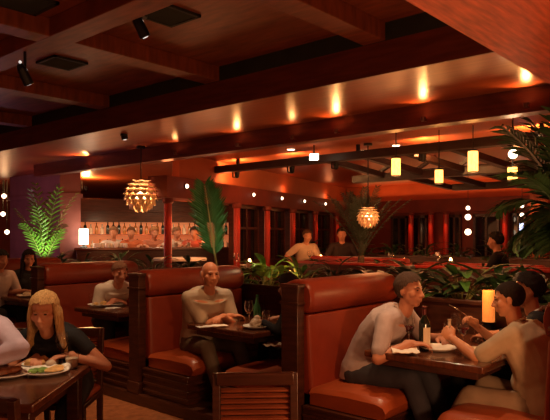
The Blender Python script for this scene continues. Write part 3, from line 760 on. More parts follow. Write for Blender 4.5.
# ------------------------------------------------------------------ lamps
def artichoke(label, p, rad, power):
    t = thing('artichoke_lamp', label, 'pendant lamp', p, 0, 'hanging lamps of overlapping scales')
    b = MB(); nr = 8
    for k in range(nr):
        ph = R(26 + k * 18.2); n = max(6, int(15 * math.sin(ph)))
        for i in range(n):
            az = 2 * math.pi * (i + .5 * (k % 2)) / n
            c = Vector((math.sin(ph) * math.cos(az), math.sin(ph) * math.sin(az), math.cos(ph)))
            tan = Vector((math.cos(ph) * math.cos(az), math.cos(ph) * math.sin(az), -math.sin(ph)))
            lat = Vector((-math.sin(az), math.cos(az), 0)); wd = rad * 2 * math.pi * math.sin(ph) / n * .50
            L = rad * .32
            lo, mi, ri = [], [], []
            for j in range(5):
                f = j / 4; out = rad * (.86 + .20 * f); q = c * out + tan * (f - .5) * L
                ww = wd * (.55 + .45 * math.sin(math.pi * min(1, f + .15))) * (1 if f < .9 else .45)
                lo.append(q - lat * ww - c * ww * .2); mi.append(q); ri.append(q + lat * ww - c * ww * .2)
            b.quad_strip(lo, mi); b.quad_strip(mi, ri)
    o = b.build('shade', M_COPPER, t); sm = o.modifiers.new('thick', 'SOLIDIFY'); sm.thickness = .003
    b = MB(); b.ell((0, 0, 0), rad * .34, seg=20, rg=14); b.build('bulb', G_BULB, t)
    b = MB(); b.cyl((0, 0, rad * .9), (0, 0, ZC - p[2]), .008, seg=8); b.build('cord', M_BLACK, t)
    b = MB(); b.lathe([(.06, ZC - p[2] - .03), (.06, ZC - p[2])]); b.build('canopy', M_BLACK, t)
    lamp('POINT', 'artichoke_light', Vector(p) + Vector((0, 0, -.01)), power, (1, .52, .22), rad * .36)
artichoke('large scaly pendant lamp hanging in front of the bar', at3(141, 195, 8.4), .235, 60)
artichoke('smaller scaly pendant lamp hanging beyond the grey-green palm', at3(368, 217, 8.15), .15, 26)
def lantern(label, px, py, d, h, r):
    p = at3(px, py, d)
    t = thing('lantern', label, 'pendant lamp', p, 0, 'amber cylinder lanterns over the back room')
    b = MB(); b.lathe([(r * .96, -h / 2), (r, -h / 2 + .01), (r, h / 2 - .01), (r * .96, h / 2)]); b.build('shade', G_AMBER, t)
    b = MB(); b.lathe([(r * 1.08, h / 2), (r * 1.08, h / 2 + .015), (r * .3, h / 2 + .03)]); b.build('top_cap', M_BLACK, t)
    b = MB(); b.lathe([(r * 1.05, -h / 2 - .012), (r * 1.05, -h / 2)]); b.build('bottom_ring', M_BLACK, t)
    b = MB(); b.cyl((0, 0, h / 2 + .02), (0, 0, ZC - p.z), .006, seg=6); b.build('cord', M_BLACK, t)
    lamp('POINT', 'lantern_light', p - Vector((0, 0, h / 2 + .06)), 2.0, AMBER, .05)
lantern('amber cylinder lantern farthest left of the four, beside the grey-green palm', 396, 167, 7.3, .20, .053)
lantern('small low amber lantern, second of the four from the left', 439, 176.5, 7.1, .15, .047)
lantern('longest amber lantern, third of the four from the left', 473, 161.5, 6.8, .225, .055)
lantern('amber lantern just below the white globe, beside the drooping palm', 512.5, 173.5, 6.5, .13, .050)
def globe(label, px, py, d, r, cord=True, m_=None, group=None, pw=1.5):
    p = at3(px, py, d); t = thing('globe_lamp', label, 'pendant lamp', p, 0, group)
    b = MB(); b.ell((0, 0, 0), r, seg=18, rg=12); b.build('globe', m_ or G_WHITE, t)
    b = MB(); b.lathe([(r * .45, r * .85), (r * .45, r * 1.2), (r * .15, r * 1.3)]); b.build('cap', M_BLACK, t)
    if cord: b = MB(); b.cyl((0, 0, r), (0, 0, ZC - p.z), .005, seg=6); b.build('cord', M_BLACK, t)
    lamp('POINT', 'globe_light', p - Vector((0, 0, r + .04)), pw, SOFT, .04)
globe('white globe lamp above the rightmost amber lantern', 513, 154, 6.3, .048)
t = thing('ball_lamp_string', 'string of three warm white ball lamps hanging before the far windows', 'pendant lamp', at3(468, 208, 12.2))
for k, (py, r) in enumerate(((208, .04), (217, .058), (232, .062))):
    z = -(py - 208) * 12.2 / F
    b = MB(); b.ell((0, 0, z), r); b.build('ball', G_WHITE, t)
b = MB(); b.cyl((0, 0, -.5), (0, 0, ZC - at3(468, 208, 12.2).z), .006, seg=6); b.build('cord', M_BLACK, t)
t = thing('ball_lamp_string', 'pair of tiny warm ball lamps hanging in front of the rightmost window', 'pendant lamp', at3(522, 206, 11.8))
for k, (py, r) in enumerate(((206, .034), (215, .038))):
    b = MB(); b.ell((0, 0, -(py - 206) * 11.8 / F), r); b.build('ball', G_WHITE, t)
b = MB(); b.cyl((0, 0, -.2), (0, 0, ZC - at3(522, 206, 11.8).z), .006, seg=6); b.build('cord', M_BLACK, t)
t = thing('wall_screen', 'small bluish lit sign hung in the rightmost far window', 'sign', at3(521, 230, 12.3), R(-48.7)); b = MB(); b.box((-.05, -.02, -.16), (.05, .02, .16)); b.build('frame', M_BLACK, t, .004); b = MB(); b.box((-.04, -.026, -.14), (.04, -.02, .14)); b.build('screen', G_BLUE, t)

# overhead truss with uplights that graze the glossy ceiling
t = thing('ceiling_truss', 'dark timber truss hung below the ceiling, carrying the uplights', 'truss', (6.9, 5, 2.5))
def tb(mb, x0, y0, z0, x1, y1, z1, w_=.14, h_=.11): mb.bar((x0 - 6.9, y0 - 5, z0 - 2.5), (x1 - 6.9, y1 - 5, z1 - 2.5), w_, h_)
b = MB(); tb(b, 6.95, 7.4, 2.60, 6.95, 1.2, 2.60); b.build('chord', M_TRUSS, t, .006)
b = MB(); tb(b, 7.9, 5.3, 2.38, 7.9, 1.0, 2.38); b.build('chord', M_TRUSS, t, .006)
b = MB(); tb(b, 8.9, 5.2, 2.52, 8.9, 1.0, 2.52); b.build('chord', M_TRUSS, t, .006)
b = MB(); tb(b, 9.9, 4.6, 2.34, 9.9, .8, 2.34); b.build('chord', M_TRUSS, t, .006)
b = MB(); y = 5.1; k = 0
while y > 1.6:
    tb(b, 6.95, y, 2.58, 7.9, y - .35, 2.40, .10, .08); tb(b, 7.9, y - .35, 2.40, 8.9, y, 2.52, .10, .08); tb(b, 7.9, y - .1, 2.38, 7.9, y - .55, 2.62, .05, .05); tb(b, 8.9, y, 2.52, 9.9, y - .45, 2.34, .10, .08); y -= .62
b.build('brace', M_TRUSS, t, .003)
for i, y in enumerate((6.9, 4.6, 2.2)):
    b = MB(); tb(b, 6.95, y, 2.64, 6.95, y - .001, ZC, .02, .02) if 0 else b.box((.03, y - 5 - .02, .14), (.07, y - 5 + .02, ZC - 2.5)); b.build('hanger', M_BLACK, t)
def px_y(px, x):
    k = (px - CX) / F
    return x * (CA - k * SA) / (SA + k * CA)
UPX = 7.05
ul = ['at the far left, beyond the mauve pier', 'behind the single tall frond', 'second to the right of the tall frond', 'over the grey-green palm', 'to the right of the grey-green palm', 'at the right edge, behind the drooping palm']
for (px, e), lab in zip(((86, 2.2), (237, 1.0), (292, .75), (336, 1.1), (423, 1.0), (531, 1.2)), ul):
    y = px_y(px, UPX)
    t = thing('uplight', 'small ceiling uplight %s' % lab, 'lamp', (UPX, y, 2.47), 0, 'uplights grazing the ceiling')
    b = MB(); b.lathe([(.02, -.02), (.035, 0), (.045, .09), (.04, .09), (.03, .01)]); b.build('housing', M_BLACK, t)
    b = MB(); b.lathe([(.036, .07), (.036, .075)]); b.build('lens', G_BULB, t)
    b = MB(); b.box((-.012, -.012, -.02), (.012, .012, -.0)); b.bar((0, 0, -.01), (-.1, 0, -.01), .015, .015); b.bar((-.1, 0, -.01), (-.1, 0, .13), .015, .015); b.build('bracket', M_BLACK, t)
    if y > 7.4:
        b = MB(); b.cyl((-.1, 0, .12), (-.1, 0, ZC - 2.47), .008, seg=6); b.build('hanger', M_BLACK, t)
    lamp('POINT', 'uplight_beam', (UPX, y, 2.575), 34 * e, (1, .46, .15), .04)
for (px, e), lab in zip(((86, 3.0), (175, .3), (237, .8), (292, .3), (336, 1.1), (423, 1.0), (526, 1.2)), ('above the bar\'s left end', 'right of the large scaly lamp', 'above the single tall frond', 'between tall frond and grey-green palm', 'above the grey-green palm', 'above the middle amber lanterns', 'nearest the dropped red ceiling panel')):  # fixtures added to draw bright streaks on the glossy ceiling
    y = px_y(px, XB - .07)
    t = thing('streak_light', 'tiny added uplight on the long lower beam, %s' % lab, 'lamp', (XB - .07, y, 2.575), 0, 'tiny added uplights on the long lower beam')
    b = MB(); b.lathe([(.018, 0), (.026, .035), (.022, .035), (.016, .005)]); b.build('housing', M_BEAM, t)
    b = MB(); b.box((.0, -.008, .004), (.07, .008, .016)); b.build('bracket', M_BEAM, t)
    b = MB(); b.lathe([(.019, .028), (.019, .031)]); b.build('lens', G_BULB, t)
    lamp('SPOT', 'streak_light_glow', (XB - .07, y, 2.64), 3.6 * e, (1, .43, .13), .024, (XB - 1.07, y, 3.5), 118, .35)
# black spot heads and vents near the camera
G_LENS_GLINT = glow('lens_glow_and_glint', (.9, .85, .8), .55)
def spot_head(label, px, py, d, zt, aim):
    p = at3(px, py, d); t = thing('spotlight', label, 'lamp', p, 0, 'black ceiling spotlights')
    a = Vector(aim).normalized(); q = Vector((0, 0, .07))
    b = MB(); b.cyl(a * -.07, a * .07, .036, .042, 18); b.cyl(a * -.10, a * -.07, .022, .034, 18); b.build('head', M_BLACK, t, .004)
    b = MB(); b.cyl(a * .07, a * .074, .020, seg=18); b.build('lens', G_LENS_GLINT, t)
    b = MB(); b.cyl((0, 0, .03), (0, 0, zt - p.z), .012, seg=10); b.cyl((0, 0, zt - p.z - .025), (0, 0, zt - p.z), .045, seg=18); b.build('stem', M_BLACK, t)
    b = MB(); b.ell((0, 0, .045), .02); b.ell(a * -.085 + Vector((0, 0, .03)), .012); b.build('knuckle', G_LENS_GLINT, t)  # knuckles are no lamps; they glow in place of glints on steel
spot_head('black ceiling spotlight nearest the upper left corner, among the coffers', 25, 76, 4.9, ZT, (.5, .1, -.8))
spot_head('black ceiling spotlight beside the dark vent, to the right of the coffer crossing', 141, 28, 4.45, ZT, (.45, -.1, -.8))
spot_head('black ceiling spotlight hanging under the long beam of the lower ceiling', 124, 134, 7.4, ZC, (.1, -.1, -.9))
for (px, py), lab in (((168, 14), 'dark square ceiling vent beside the spotlight right of the coffer crossing'), ((62, 62), 'dark square ceiling vent beside the spotlight at the upper left'), ((24, 1), 'dark ceiling vent at the top left corner')):
    d = (ZT - EYE) * F / (HZ - py); x, y = at(px, d)
    t = thing('ceiling_vent', lab, 'vent', (x, y, ZT), 0, 'dark ceiling vents')
    b = MB(); s_ = .17
    b.box((-s_, -s_, -.02), (s_, -s_ + .025, 0)); b.box((-s_, s_ - .025, -.02), (s_, s_, 0)); b.box((-s_, -s_, -.02), (-s_ + .025, s_, 0)); b.box((s_ - .025, -s_, -.02), (s_, s_, 0)); b.build('frame', M_SLOT, t)
    b = MB()
    for k in range(7): b.bar((-s_ + .02, -s_ + .05 + k * .04, -.012), (s_ - .02, -s_ + .05 + k * .04, -.012), .03, .004, up=(0, .6, 1))
    b.build('louvre', M_SLOT, t)
# lit plants
lamp('SPOT', 'palm_uplight', Vector((*at(44, 9.9), 1.0)), 17, (.85, 1, .45), .03, Vector((*at(44, 10.35), 2.0)), 90, .8)
lamp('SPOT', 'frond_uplight', (4.70, 4.95, 1.0), 6, (1, .95, .55), .02, (4.84, 5.12, 2.0), 60, .8)
lamp('POINT', 'planter_light', (4.72, 4.35, 1.32), .7, (1, .8, .4), .02)
lamp('SPOT', 'planter_spot', (4.2, 2.2, 2.5), 5, (1, .75, .4), .03, (4.85, 2.3, 1.1), 50, .9)
lamp('POINT', 'pier_wash', (4.2, 11.0, 1.5), 20, (.85, .42, .62), .2)
# ------------------------------------------------------------------ tableware
TZ = .752
def plate(label, x, y, r, food=None, z=TZ, group=None, cat='plate'):
    t = thing('plate', label, cat, (x, y, z), 0, group)
    b = MB(); b.lathe([(r * .55, 0), (r * .62, .004), (r * .92, .016), (r, .022), (r * .99, .025), (r * .90, .020), (r * .62, .009), (.001, .008)], seg=36); b.build('dish', M_WHITE, t)
    return t
def food(label, name, cat, x, y, z, m_, items, group=None):
    b = MB()
    for dx, dy, dz, a, c, e in items: b.ell((dx, dy, dz), a, c, e, seg=12, rg=8)
    bm_ = b.bm
    for v in bm_.verts: v.co += v.co.normalized() * noise.noise(v.co * 60) * .006
    o = b.build(name, m_, None, loc=None); o.location = (x, y, z); tag(o, label, cat, group); return o
def wineglass(label, x, y, z=TZ, fill=M_WINE, s=1.0, group='glasses on the tables'):
    t = thing('wine_glass', label, 'glass', (x, y, z), 0, group)
    b = MB(); b.lathe([(.035 * s, 0), (.034 * s, .003), (.006 * s, .008), (.004 * s, .05 * s), (.005 * s, .085 * s), (.022 * s, .10 * s), (.040 * s, .135 * s), (.041 * s, .16 * s), (.033 * s, .205 * s), (.0315 * s, .205 * s), (.039 * s, .16 * s), (.0385 * s, .137 * s), (.021 * s, .104 * s), (.001, .094 * s)], seg=20); b.build('glass', M_GLASS, t)
    if fill: b = MB(); b.lathe([(.001, .0965 * s), (.020 * s, .106 * s), (.0365 * s, .1375 * s), (.037 * s, .145 * s), (.001, .145 * s)], seg=20); b.build('wine', fill, t)
    return t
def tumbler(label, x, y, z=TZ, fill=None, h=.11, r=.035, group='glasses on the tables'):
    t = thing('tumbler', label, 'glass', (x, y, z), 0, group)
    b = MB(); b.lathe([(r * .82, 0), (r, h), (r * .94, h), (r * .78, .012), (.001, .010)], seg=18); b.build('glass', M_GLASS, t)
    if fill: b = MB(); b.lathe([(.001, .012), (r * .775, .0135), (r * .88, h * .7), (.001, h * .7)], seg=18); b.build('drink', fill, t)
    return t
def candle(label, x, y, z, group='candle cups on the tables', s=1.0, pw=1.2):
    t = thing('candle_cup', label, 'candle', (x, y, z), 0, group)
    b = MB(); b.lathe([(.028 * s, 0), (.036 * s, .05 * s), (.033 * s, .05 * s), (.026 * s, .006), (.001, .005)], seg=16); b.build('cup', M_CLRG, t)
    b = MB(); b.ell((0, 0, .055 * s), .014 * s, .014 * s, .03 * s); b.build('flame', G_CAND, t)
    lamp('POINT', 'candle_light', (x, y, z + .10 * s), pw, AMBER, .02)
# near table: r, d -> world
def rp(px, d): return at(px, d)
x, y = at(46, 3.36)
plate('white oval plate with green salad, nearest plate to the front of the lower-left table', x, y, .125)
food('green leaf salad on the plate nearest the blonde woman', 'salad', 'food', x - .02, y + .01, TZ + .016, M_SALAD, [(random.uniform(-.06, .02), random.uniform(-.03, .03), .008, .022, .014, .010) for k in range(12)])
food('yellow flatbread on the plate nearest the blonde woman', 'flatbread', 'food', x + .03, y - .035, TZ + .02, M_BREAD, [(0, 0, .004, .055, .045, .010), (.03, .02, .010, .04, .03, .010)])
x, y = at(7, 3.30)
plate('white plate with brown meat, at the left edge of the picture', x, y, .135)
food('brown grilled meat on the plate at the left edge', 'grilled_meat', 'food', x, y, TZ + .018, M_FOOD, [(-.03, 0, .012, .06, .04, .022), (.04, .01, .01, .05, .035, .02)])
x, y = at(37, 3.53)
plate('small side plate of bread rolls in front of the blonde woman', x, y, .085)
for k, (dx, dy, sz) in enumerate(((-.035, .0, .04), (.035, .01, .042), (.0, -.03, .038))):
    food(['bread roll on the left of the side plate', 'larger bread roll on the right of the side plate', 'bread roll at the front of the side plate'][k], 'bread_roll', 'bread', x + dx, y + dy, TZ + .01 + sz * .55, M_BREAD, [(0, 0, 0, sz, sz * .85, sz * .62), (sz * .2, 0, sz * .2, sz * .6, sz * .5, sz * .4)], 'bread rolls on the side plate')
x, y = at(51, 3.50); food('torn piece of pale bread beside the blonde woman\'s hands', 'bread_piece', 'bread', x, y, TZ + .025, M_CLRG, [(0, 0, 0, .035, .03, .026), (.03, .02, .005, .028, .026, .03)])
x, y = at(72, 3.50); tumbler('short glass of pale drink by the right corner of the lower-left table', x, y, fill=M_CLRG, h=.085, r=.04)
x, y = at(62, 3.57); wineglass('dark wine glass near the blonde woman\'s elbow', x, y, fill=None, s=.95)
x, y = at(66, 3.46); food('small white ramekin of green sauce by the right corner of the lower-left table', 'ramekin', 'bowl', x, y, TZ + .014, M_WHITE, [(0, 0, .006, .03, .03, .02)])
# right booth table
t = thing('table_lamp', 'glowing amber cylinder table lamp at the wall end of the right booth table', 'lamp', (4.50, 1.81, TZ))
b = MB(); b.lathe([(.075, 0), (.075, .02), (.05, .03), (.045, .105), (.055, .115)], seg=24); b.build('base', M_BLACK, t)
b = MB(); b.lathe([(.043, .115), (.045, .12), (.045, .345), (.042, .35), (.038, .35), (.039, .13)], seg=28); b.build('shade', G_LAMP, t)
lamp('POINT', 'table_lamp_light', (4.38, 1.81, TZ + .52), 5, (1, .45, .15), .05)
x, y = at(424.5, 4.08); 
t = thing('wine_bottle', 'dark wine bottle with a cream label on the right booth table', 'bottle', (x, y, TZ), R(-48.7))
b = MB(); b.lathe([(.030, 0), (.036, .004), (.0375, .02), (.0375, .17), (.034, .19), (.020, .212), (.0145, .225), (.014, .27), (.016, .272), (.016, .285), (.013, .287)], seg=28); b.build('glass', M_BOTT, t)
b = MB()
rr = [[Vector((.0382 * math.cos(a), .0382 * math.sin(a), z)) for a in [R(-115) + R(120) * i / 14 for i in range(15)]] for z in (.03, .15)]
b.quad_strip(rr[0], rr[1]); b.build('label', M_LABEL, t)
b = MB(); b.lathe([(.0152, .232), (.0152, .276), (.0168, .277), (.0168, .289), (.001, .290)], seg=20); b.build('capsule', mat('dark_red_foil', (.10, .01, .012), .35, .3), t)
x, y = at(409, 4.2); wineglass('glass of red wine left of the wine bottle', x, y)
x, y = at(455, 4.35); wineglass('wine glass at the back of the right booth table, behind the two men\'s hands', x, y, fill=None)
x, y = at(463, 4.1); wineglass('wine glass with a little red wine in front of the beige t-shirt man', x, y)
x, y = at(478, 4.4); tumbler('water tumbler next to the glowing table lamp', x, y, h=.12)
x, y = at(447, 4.5); tumbler('tumbler of amber drink behind the wine bottle', x, y, fill=M_AMBG, h=.12)
x, y = at(459, 4.15)
t = thing('beer_bottle', 'small pale glass bottle right of the wine bottle, by the beige t-shirt man\'s hands', 'bottle', (x - .02, y + .06, TZ)); b = MB(); b.lathe([(.026, 0), (.029, .005), (.029, .10), (.012, .14), (.011, .18), (.013, .182), (.013, .19)], seg=20); b.build('glass', M_CLRG, t)
x, y = at(404, 4.0)
def napkin(label, x, y, z, sx, sy, rz, h=.022, name='napkin'):
    b = MB(); n = 10
    for i in range(n + 1):
        pass
    bmesh.ops.create_grid(b.bm, x_segments=14, y_segments=14, size=1)
    for v in b.bm.verts: v.co = Vector((v.co.x * sx, v.co.y * sy, h * (.5 + .5 * noise.noise(Vector((v.co.x * 2.3, v.co.y * 2.3, x * 7)))) + .003))
    o = b.build(name, M_CLOTH); o.location = (x, y, z); o.rotation_euler = (0, 0, rz); tag(o, label, 'napkin')
    sm = o.modifiers.new('thick', 'SOLIDIFY'); sm.thickness = .004; return o
napkin('crumpled white napkin on the right booth table, in front of the grey-shirted man', x, y, TZ, .15, .085, .62, .03)
x, y = at(438, 4.0); plate('white plate under the clasped hands, left of the beige t-shirt man', x + .05, y + .02, .12); 
x, y = at(490, 3.95); plate('white side plate by the beige t-shirt man, near the table\'s front edge', x - .02, y + .06, .09)
# middle booth table
x, y = at(212, 5.05); o = napkin('white folded menu lying before the bald man\'s forearms', x, y, TZ, .13, .045, R(-20), .012, 'menu')
x, y = at(256, 5.0)
t = plate('white plate piled with pale bread at the right end of the bald man\'s table', x, y, .11)
food('heap of pale bread on the plate right of the bald man', 'bread_heap', 'bread', x, y, TZ + .03, M_CLRG, [(0, 0, .02, .05, .045, .04), (.04, .02, .01, .04, .035, .03), (-.04, -.01, .01, .04, .035, .03), (.01, .0, .05, .035, .03, .025)])
x, y = at(249, 5.2); wineglass('wine glass standing at the right end of the bald man\'s table', x, y, fill=None)
x, y = at(257, 5.35); t = thing('green_bottle', 'green water bottle standing against the dark wall panel on the bald man\'s table', 'bottle', (x, y, TZ)); b = MB(); b.lathe([(.03, 0), (.033, .005), (.033, .13), (.014, .18), (.012, .23), (.014, .232), (.014, .24)], seg=20); b.build('glass', mat('green_glass', (.05, .22, .08), .08), t)
x, y = at(266, 5.15); tumbler('clear tumbler at the far right of the bald man\'s table', x, y, h=.13)
napkin('white napkin hanging in the lap of the person in black', 3.72, 3.26, .60, .07, .09, .4, .05)
# left booth table
x, y = at(100, 6.55); plate('white plate on the far left booth table', x, y, .13); food('bright golden food on the plate before the white-shirted diner', 'fried_food', 'food', x, y, TZ + .025, M_BREAD, [(random.uniform(-.06, .06), random.uniform(-.06, .06), .01, .03, .025, .02) for k in range(10)])
x, y = at(117, 6.6); plate('smaller white plate on the white-shirted diner\'s table', x, y, .09)
x, y = at(92, 6.75); tumbler('clear tumbler on the white-shirted diner\'s table', x, y, h=.12)
napkin('white napkin on the near edge of the white-shirted diner\'s table', *at(112, 6.25), TZ, .08, .05, .2, .02)
x, y = at(27, 7.55); plate('bright plate in front of the dark-haired woman at the left edge', x, y, .12); food('pale food on the plate in front of the dark-haired woman', 'pastry', 'food', x, y, TZ + .025, M_CLRG, [(0, 0, .01, .06, .04, .03), (.03, .04, .01, .04, .03, .02)])
candle('candle cup on the dark-haired woman\'s table at the left edge', 4.15, 7.3, TZ)
candle('candle cup on the ledge over the grey-shirted man\'s booth, glowing orange', 4.68, 3.93, 1.007, s=1.3, pw=1.6)

# ------------------------------------------------------------------ back dining rows and bar
bt = [(at(318, 10.6), 'small dark table beyond the red-rimmed planter, with the pale blurred diner', 1.05, .3, 0), (at(400, 9.2), 'small dark back-room table, first to the left of the dark server', 1.05, .3, 0), (at(446, 9.3), 'small dark back-room table just behind the dark server\'s left side', 1.05, .3, 0),
      (at(535, 8.2), 'small white-clothed back-room table right of the dark server', 1.05, .3, 1), (at(247, 8.9), 'small high dark table behind the single tall frond', 1.05, 0, 0), (at(180, 9.6), 'high white-clothed table left of the tall frond, below the bar', 1.16, 0, 1)]
for p, lab, h, z0, wc in bt:
    round_table(p, h, .42 if wc else .36, lab, M_CLOTH if wc else None, z0)
    if wc: continue
    w_ = lab.split('table', 1)[1].split(',')[-1]
    if 'beyond' in lab: w_ = ' of the pale blurred diner'
    candle('candle cup on the small table' + w_, p[0] - .05, p[1] - .1, h, s=1.5, pw=1.6)
    plate('white plate on the small table' + w_, p[0] + .12, p[1] + .1, .12, z=h + .001)
    wineglass('wine glass on the small table' + w_, p[0] - .16, p[1] + .06, h, fill=None)
banquette((7.72, 5.1), 1.7, 0, 'red banquette back behind the grey-green palm\'s planter', 1.19)
banquette((7.72, 3.2), 1.6, 0, 'red banquette back left of the dark server', 1.15)
# bar
BD = 12.0
bx, by = at(148, BD); BRZ = R(-48.7 + 13.2)
t = thing('bar_counter', 'long dark bar counter at the back left, with people leaning on it', 'bar', (bx, by, 0), BRZ)
b = MB(); b.box((-1.35, -.05, 0), (1.9, .35, 1.22)); 
for q in range(8): b.box((-1.35 + q * .45, -.07, .15), (-1.32 + q * .45, -.05, 1.15))
b.build('counter_front', M_WOOD, t, .006)
b = MB(); b.box((-1.38, -.16, 1.22), (1.95, .40, 1.275)); b.build('counter_top', M_TABLE, t, .015)
bk = Matrix.Rotation(BRZ, 4, 'Z'); bw_ = lambda a, c, z: Vector((bx, by, 0)) + (bk @ Vector((a, c, z)))
t = thing('back_bar', 'lit back bar cabinet with a dark canopy and bottle shelf', 'cabinet', (bx, by, 0), BRZ)
b = MB(); b.box((-1.8, 1.3, 0), (1.95, 1.7, 1.18)); b.box((-1.8, 1.7, 1.18), (1.95, 1.75, 2.2)); b.build('cabinet', M_WOOD, t, .006)
b = MB(); b.box((-1.75, 1.685, 1.2), (1.9, 1.70, 1.84)); b.build('lit_panel', G_SHELF, t)
b = MB(); b.box((-1.8, .95, 1.80), (1.95, 1.75, 2.28)); b.box((-1.82, .93, 2.0), (1.97, .95, 2.04)); b.build('canopy', M_WOOD, t, .006)
b = MB(); b.box((-1.75, 1.45, 1.52), (1.9, 1.685, 1.54)); b.build('shelf', M_WOODR, t, .003)
lamp('AREA', 'bar_shelf_light', bw_(0, 1.2, 1.78), 14, (1, .62, .35), .1, bw_(0, 1.25, 1.0))
L = bpy.data.objects['bar_shelf_light'].data; L.shape = 'RECTANGLE'; L.size = 3.2; L.size_y = .15
bpy.data.objects['bar_shelf_light'].rotation_euler = (0, 0, BRZ)
def bottle_proto(m_, lab, grp, pr):
    t = thing('bottle', lab, 'bottle', (0, 0, 0), 0, grp)
    b = MB(); b.lathe(pr, seg=14); b.build('glass', m_, t); return t
lab_b = 'small bottle in the row on the backlit shelf behind the bar'; grp = 'bottles on the backlit bar shelf'
protos = [bottle_proto(M_AMBG, lab_b, grp, [(.036, 0), (.038, .01), (.038, .15), (.015, .19), (.014, .25)]), bottle_proto(M_CLRG, lab_b, grp, [(.04, 0), (.042, .01), (.042, .13), (.017, .16), (.016, .22)]),
          bottle_proto(M_BOTT, lab_b, grp, [(.034, 0), (.036, .01), (.036, .17), (.014, .21), (.013, .26)])]
nb_ = 30; used = set()
for i in range(nb_):
    k = random.randrange(3) if i > 2 else i; p = bw_(-1.66 + i * 3.45 / (nb_ - 1), 1.57, 1.54)
    if k in used: dup(protos[k], p, 0)
    else: protos[k].location = p; used.add(k)
lab_c = 'bottle standing on the back bar cabinet below the shelf'; grp2 = 'bottles on the back bar cabinet'
for i in range(22):
    o = dup(protos[random.randrange(3)], bw_(-1.62 + i * .158, 1.48, 1.18), 0, lab_c, grp2)
t = thing('bar_lamp', 'bright white cylinder lamp at the left end of the bar counter', 'lamp', bw_(-1.22, .05, 1.275), 0)
b = MB(); b.lathe([(.07, 0), (.07, .02), (.02, .04), (.02, .07)]); b.build('base', M_BLACK, t); b = MB(); b.lathe([(.085, .06), (.088, .065), (.088, .36), (.085, .365)], seg=24); b.build('shade', G_WHITE, t)
lamp('POINT', 'bar_lamp_light', bw_(-1.1, -.05, 1.75), 3, SOFT, .06)
lamp('SPOT', 'bar_spot', bw_(.2, -.6, 2.7), 40, SOFT, .06, bw_(.2, .3, 1.3), 95, .8)
# stack of white cups and a heap of glassware on the counter
cl = 'white cup in the cluster on the left half of the bar counter'
t = thing('cup', cl, 'cup', bw_(-1.0, .05, 1.275), 0, 'white cups on the bar')
b = MB(); b.lathe([(.03, 0), (.042, .02), (.048, .085), (.044, .085), (.036, .02), (.001, .012)], seg=16); b.build('bowl', M_WHITE, t)
for i in range(7): dup(t, bw_(-.95 + i * .085, .05 + .06 * (i % 2), 1.275), 0)
for i, a in enumerate((.55, .8, 1.1, 1.35, 1.6)):
    tumbler(['tumbler on the bar counter between the second and third patron', 'tumbler left of the rightmost bar patron', 'tumbler in the middle of the right half of the bar', 'second to last tumbler at the right end of the bar', 'last tumbler at the right end of the bar'][i], *bw_(a, .0, 0)[:2], 1.275, M_CLRG, .13, .04, 'glasses on the bar')
# warm wall lamps seen past the left edge of the mauve pier
for i, (px, py) in enumerate(((4, 196), (3, 214), (7, 232))):
    p = at3(px, py, 13.6); t = thing('wall_lamp', ['topmost', 'middle', 'lowest'][i] + ' of the three small lamps seen past the left edge of the mauve pier', 'lamp', p, R(-48.7), 'lamps left of the mauve pier')
    b = MB(); b.ell((0, 0, 0), .05); b.build('globe', G_WHITE, t); b = MB(); b.cyl((0, 0, .04), (0, 0, ZC - p.z), .008, seg=6); b.build('stem', M_BLACK, t)
    lamp('POINT', 'wall_lamp_light', p - Vector((0, 0, .1)), 2.0, WARM, .05)
# little frieze spots
fl = 'tiny warm spotlight on the face of the window-wall frieze'
for i, s in enumerate((7.6, 6.9, 5.55, 4.4, 3.3, 2.1)):
    p = wl(s, .14, 2.22); t = thing('frieze_spot', ['tiny frieze spotlight nearest the large scaly lamp', 'tiny frieze spotlight left of the tall frond', 'tiny frieze spotlight just right of the tall frond', 'second tiny frieze spotlight right of the tall frond', 'third tiny frieze spotlight right of the tall frond', 'tiny frieze spotlight nearest the grey-green palm'][i], 'lamp', p, 0, 'tiny frieze spotlights')
    b = MB(); b.ell((0, 0, 0), .03); b.build('bulb', G_WHITE, t); b = MB(); b.cyl((0, 0, 0), -NW * .03, .036); b.build('housing', M_BLACK, t)
t = thing('cube_lamp', 'small square glowing lamp on the underside of the ceiling, above the truss', 'lamp', at3(314, 157, 8.3), R(-48.7)); b = MB(); b.box((-.06, -.06, -.04), (.06, .06, .04)); b.build('shade', G_WHITE, t, .006); b = MB(); b.cyl((0, 0, .04), (0, 0, ZC - at3(314, 157, 8.3).z), .01, seg=8); b.build('stem', M_BLACK, t)
for px, lab in ((365, 'recessed spotlight in the ceiling over the grey-green palm'), (396, 'recessed spotlight in the ceiling over the leftmost amber lantern'), (429, 'recessed spotlight in the ceiling between the two middle amber lanterns'), (291, 'recessed spotlight in the ceiling left of the square glowing lamp')):
    py = {365: 152, 396: 147, 429: 146, 291: 151}[px]; d = 1.2 * F / (HZ - py); x, y = at(px, d)
    t = thing('recessed_light', lab, 'lamp', (x, y, ZC), 0, 'recessed ceiling spotlights'); b = MB(); b.lathe([(.07, -.012), (.075, -.006), (.075, 0)]); b.build('trim_ring', M_STEEL, t); b = MB(); b.lathe([(.05, -.016), (.05, -.012)]); b.build('lens', G_WHITE, t)

# ------------------------------------------------------------------ the people
V = lambda *a: Vector(a)
fwd = (SA, CA); rgt = (CA, -SA)
tocam = (-SA, -CA)
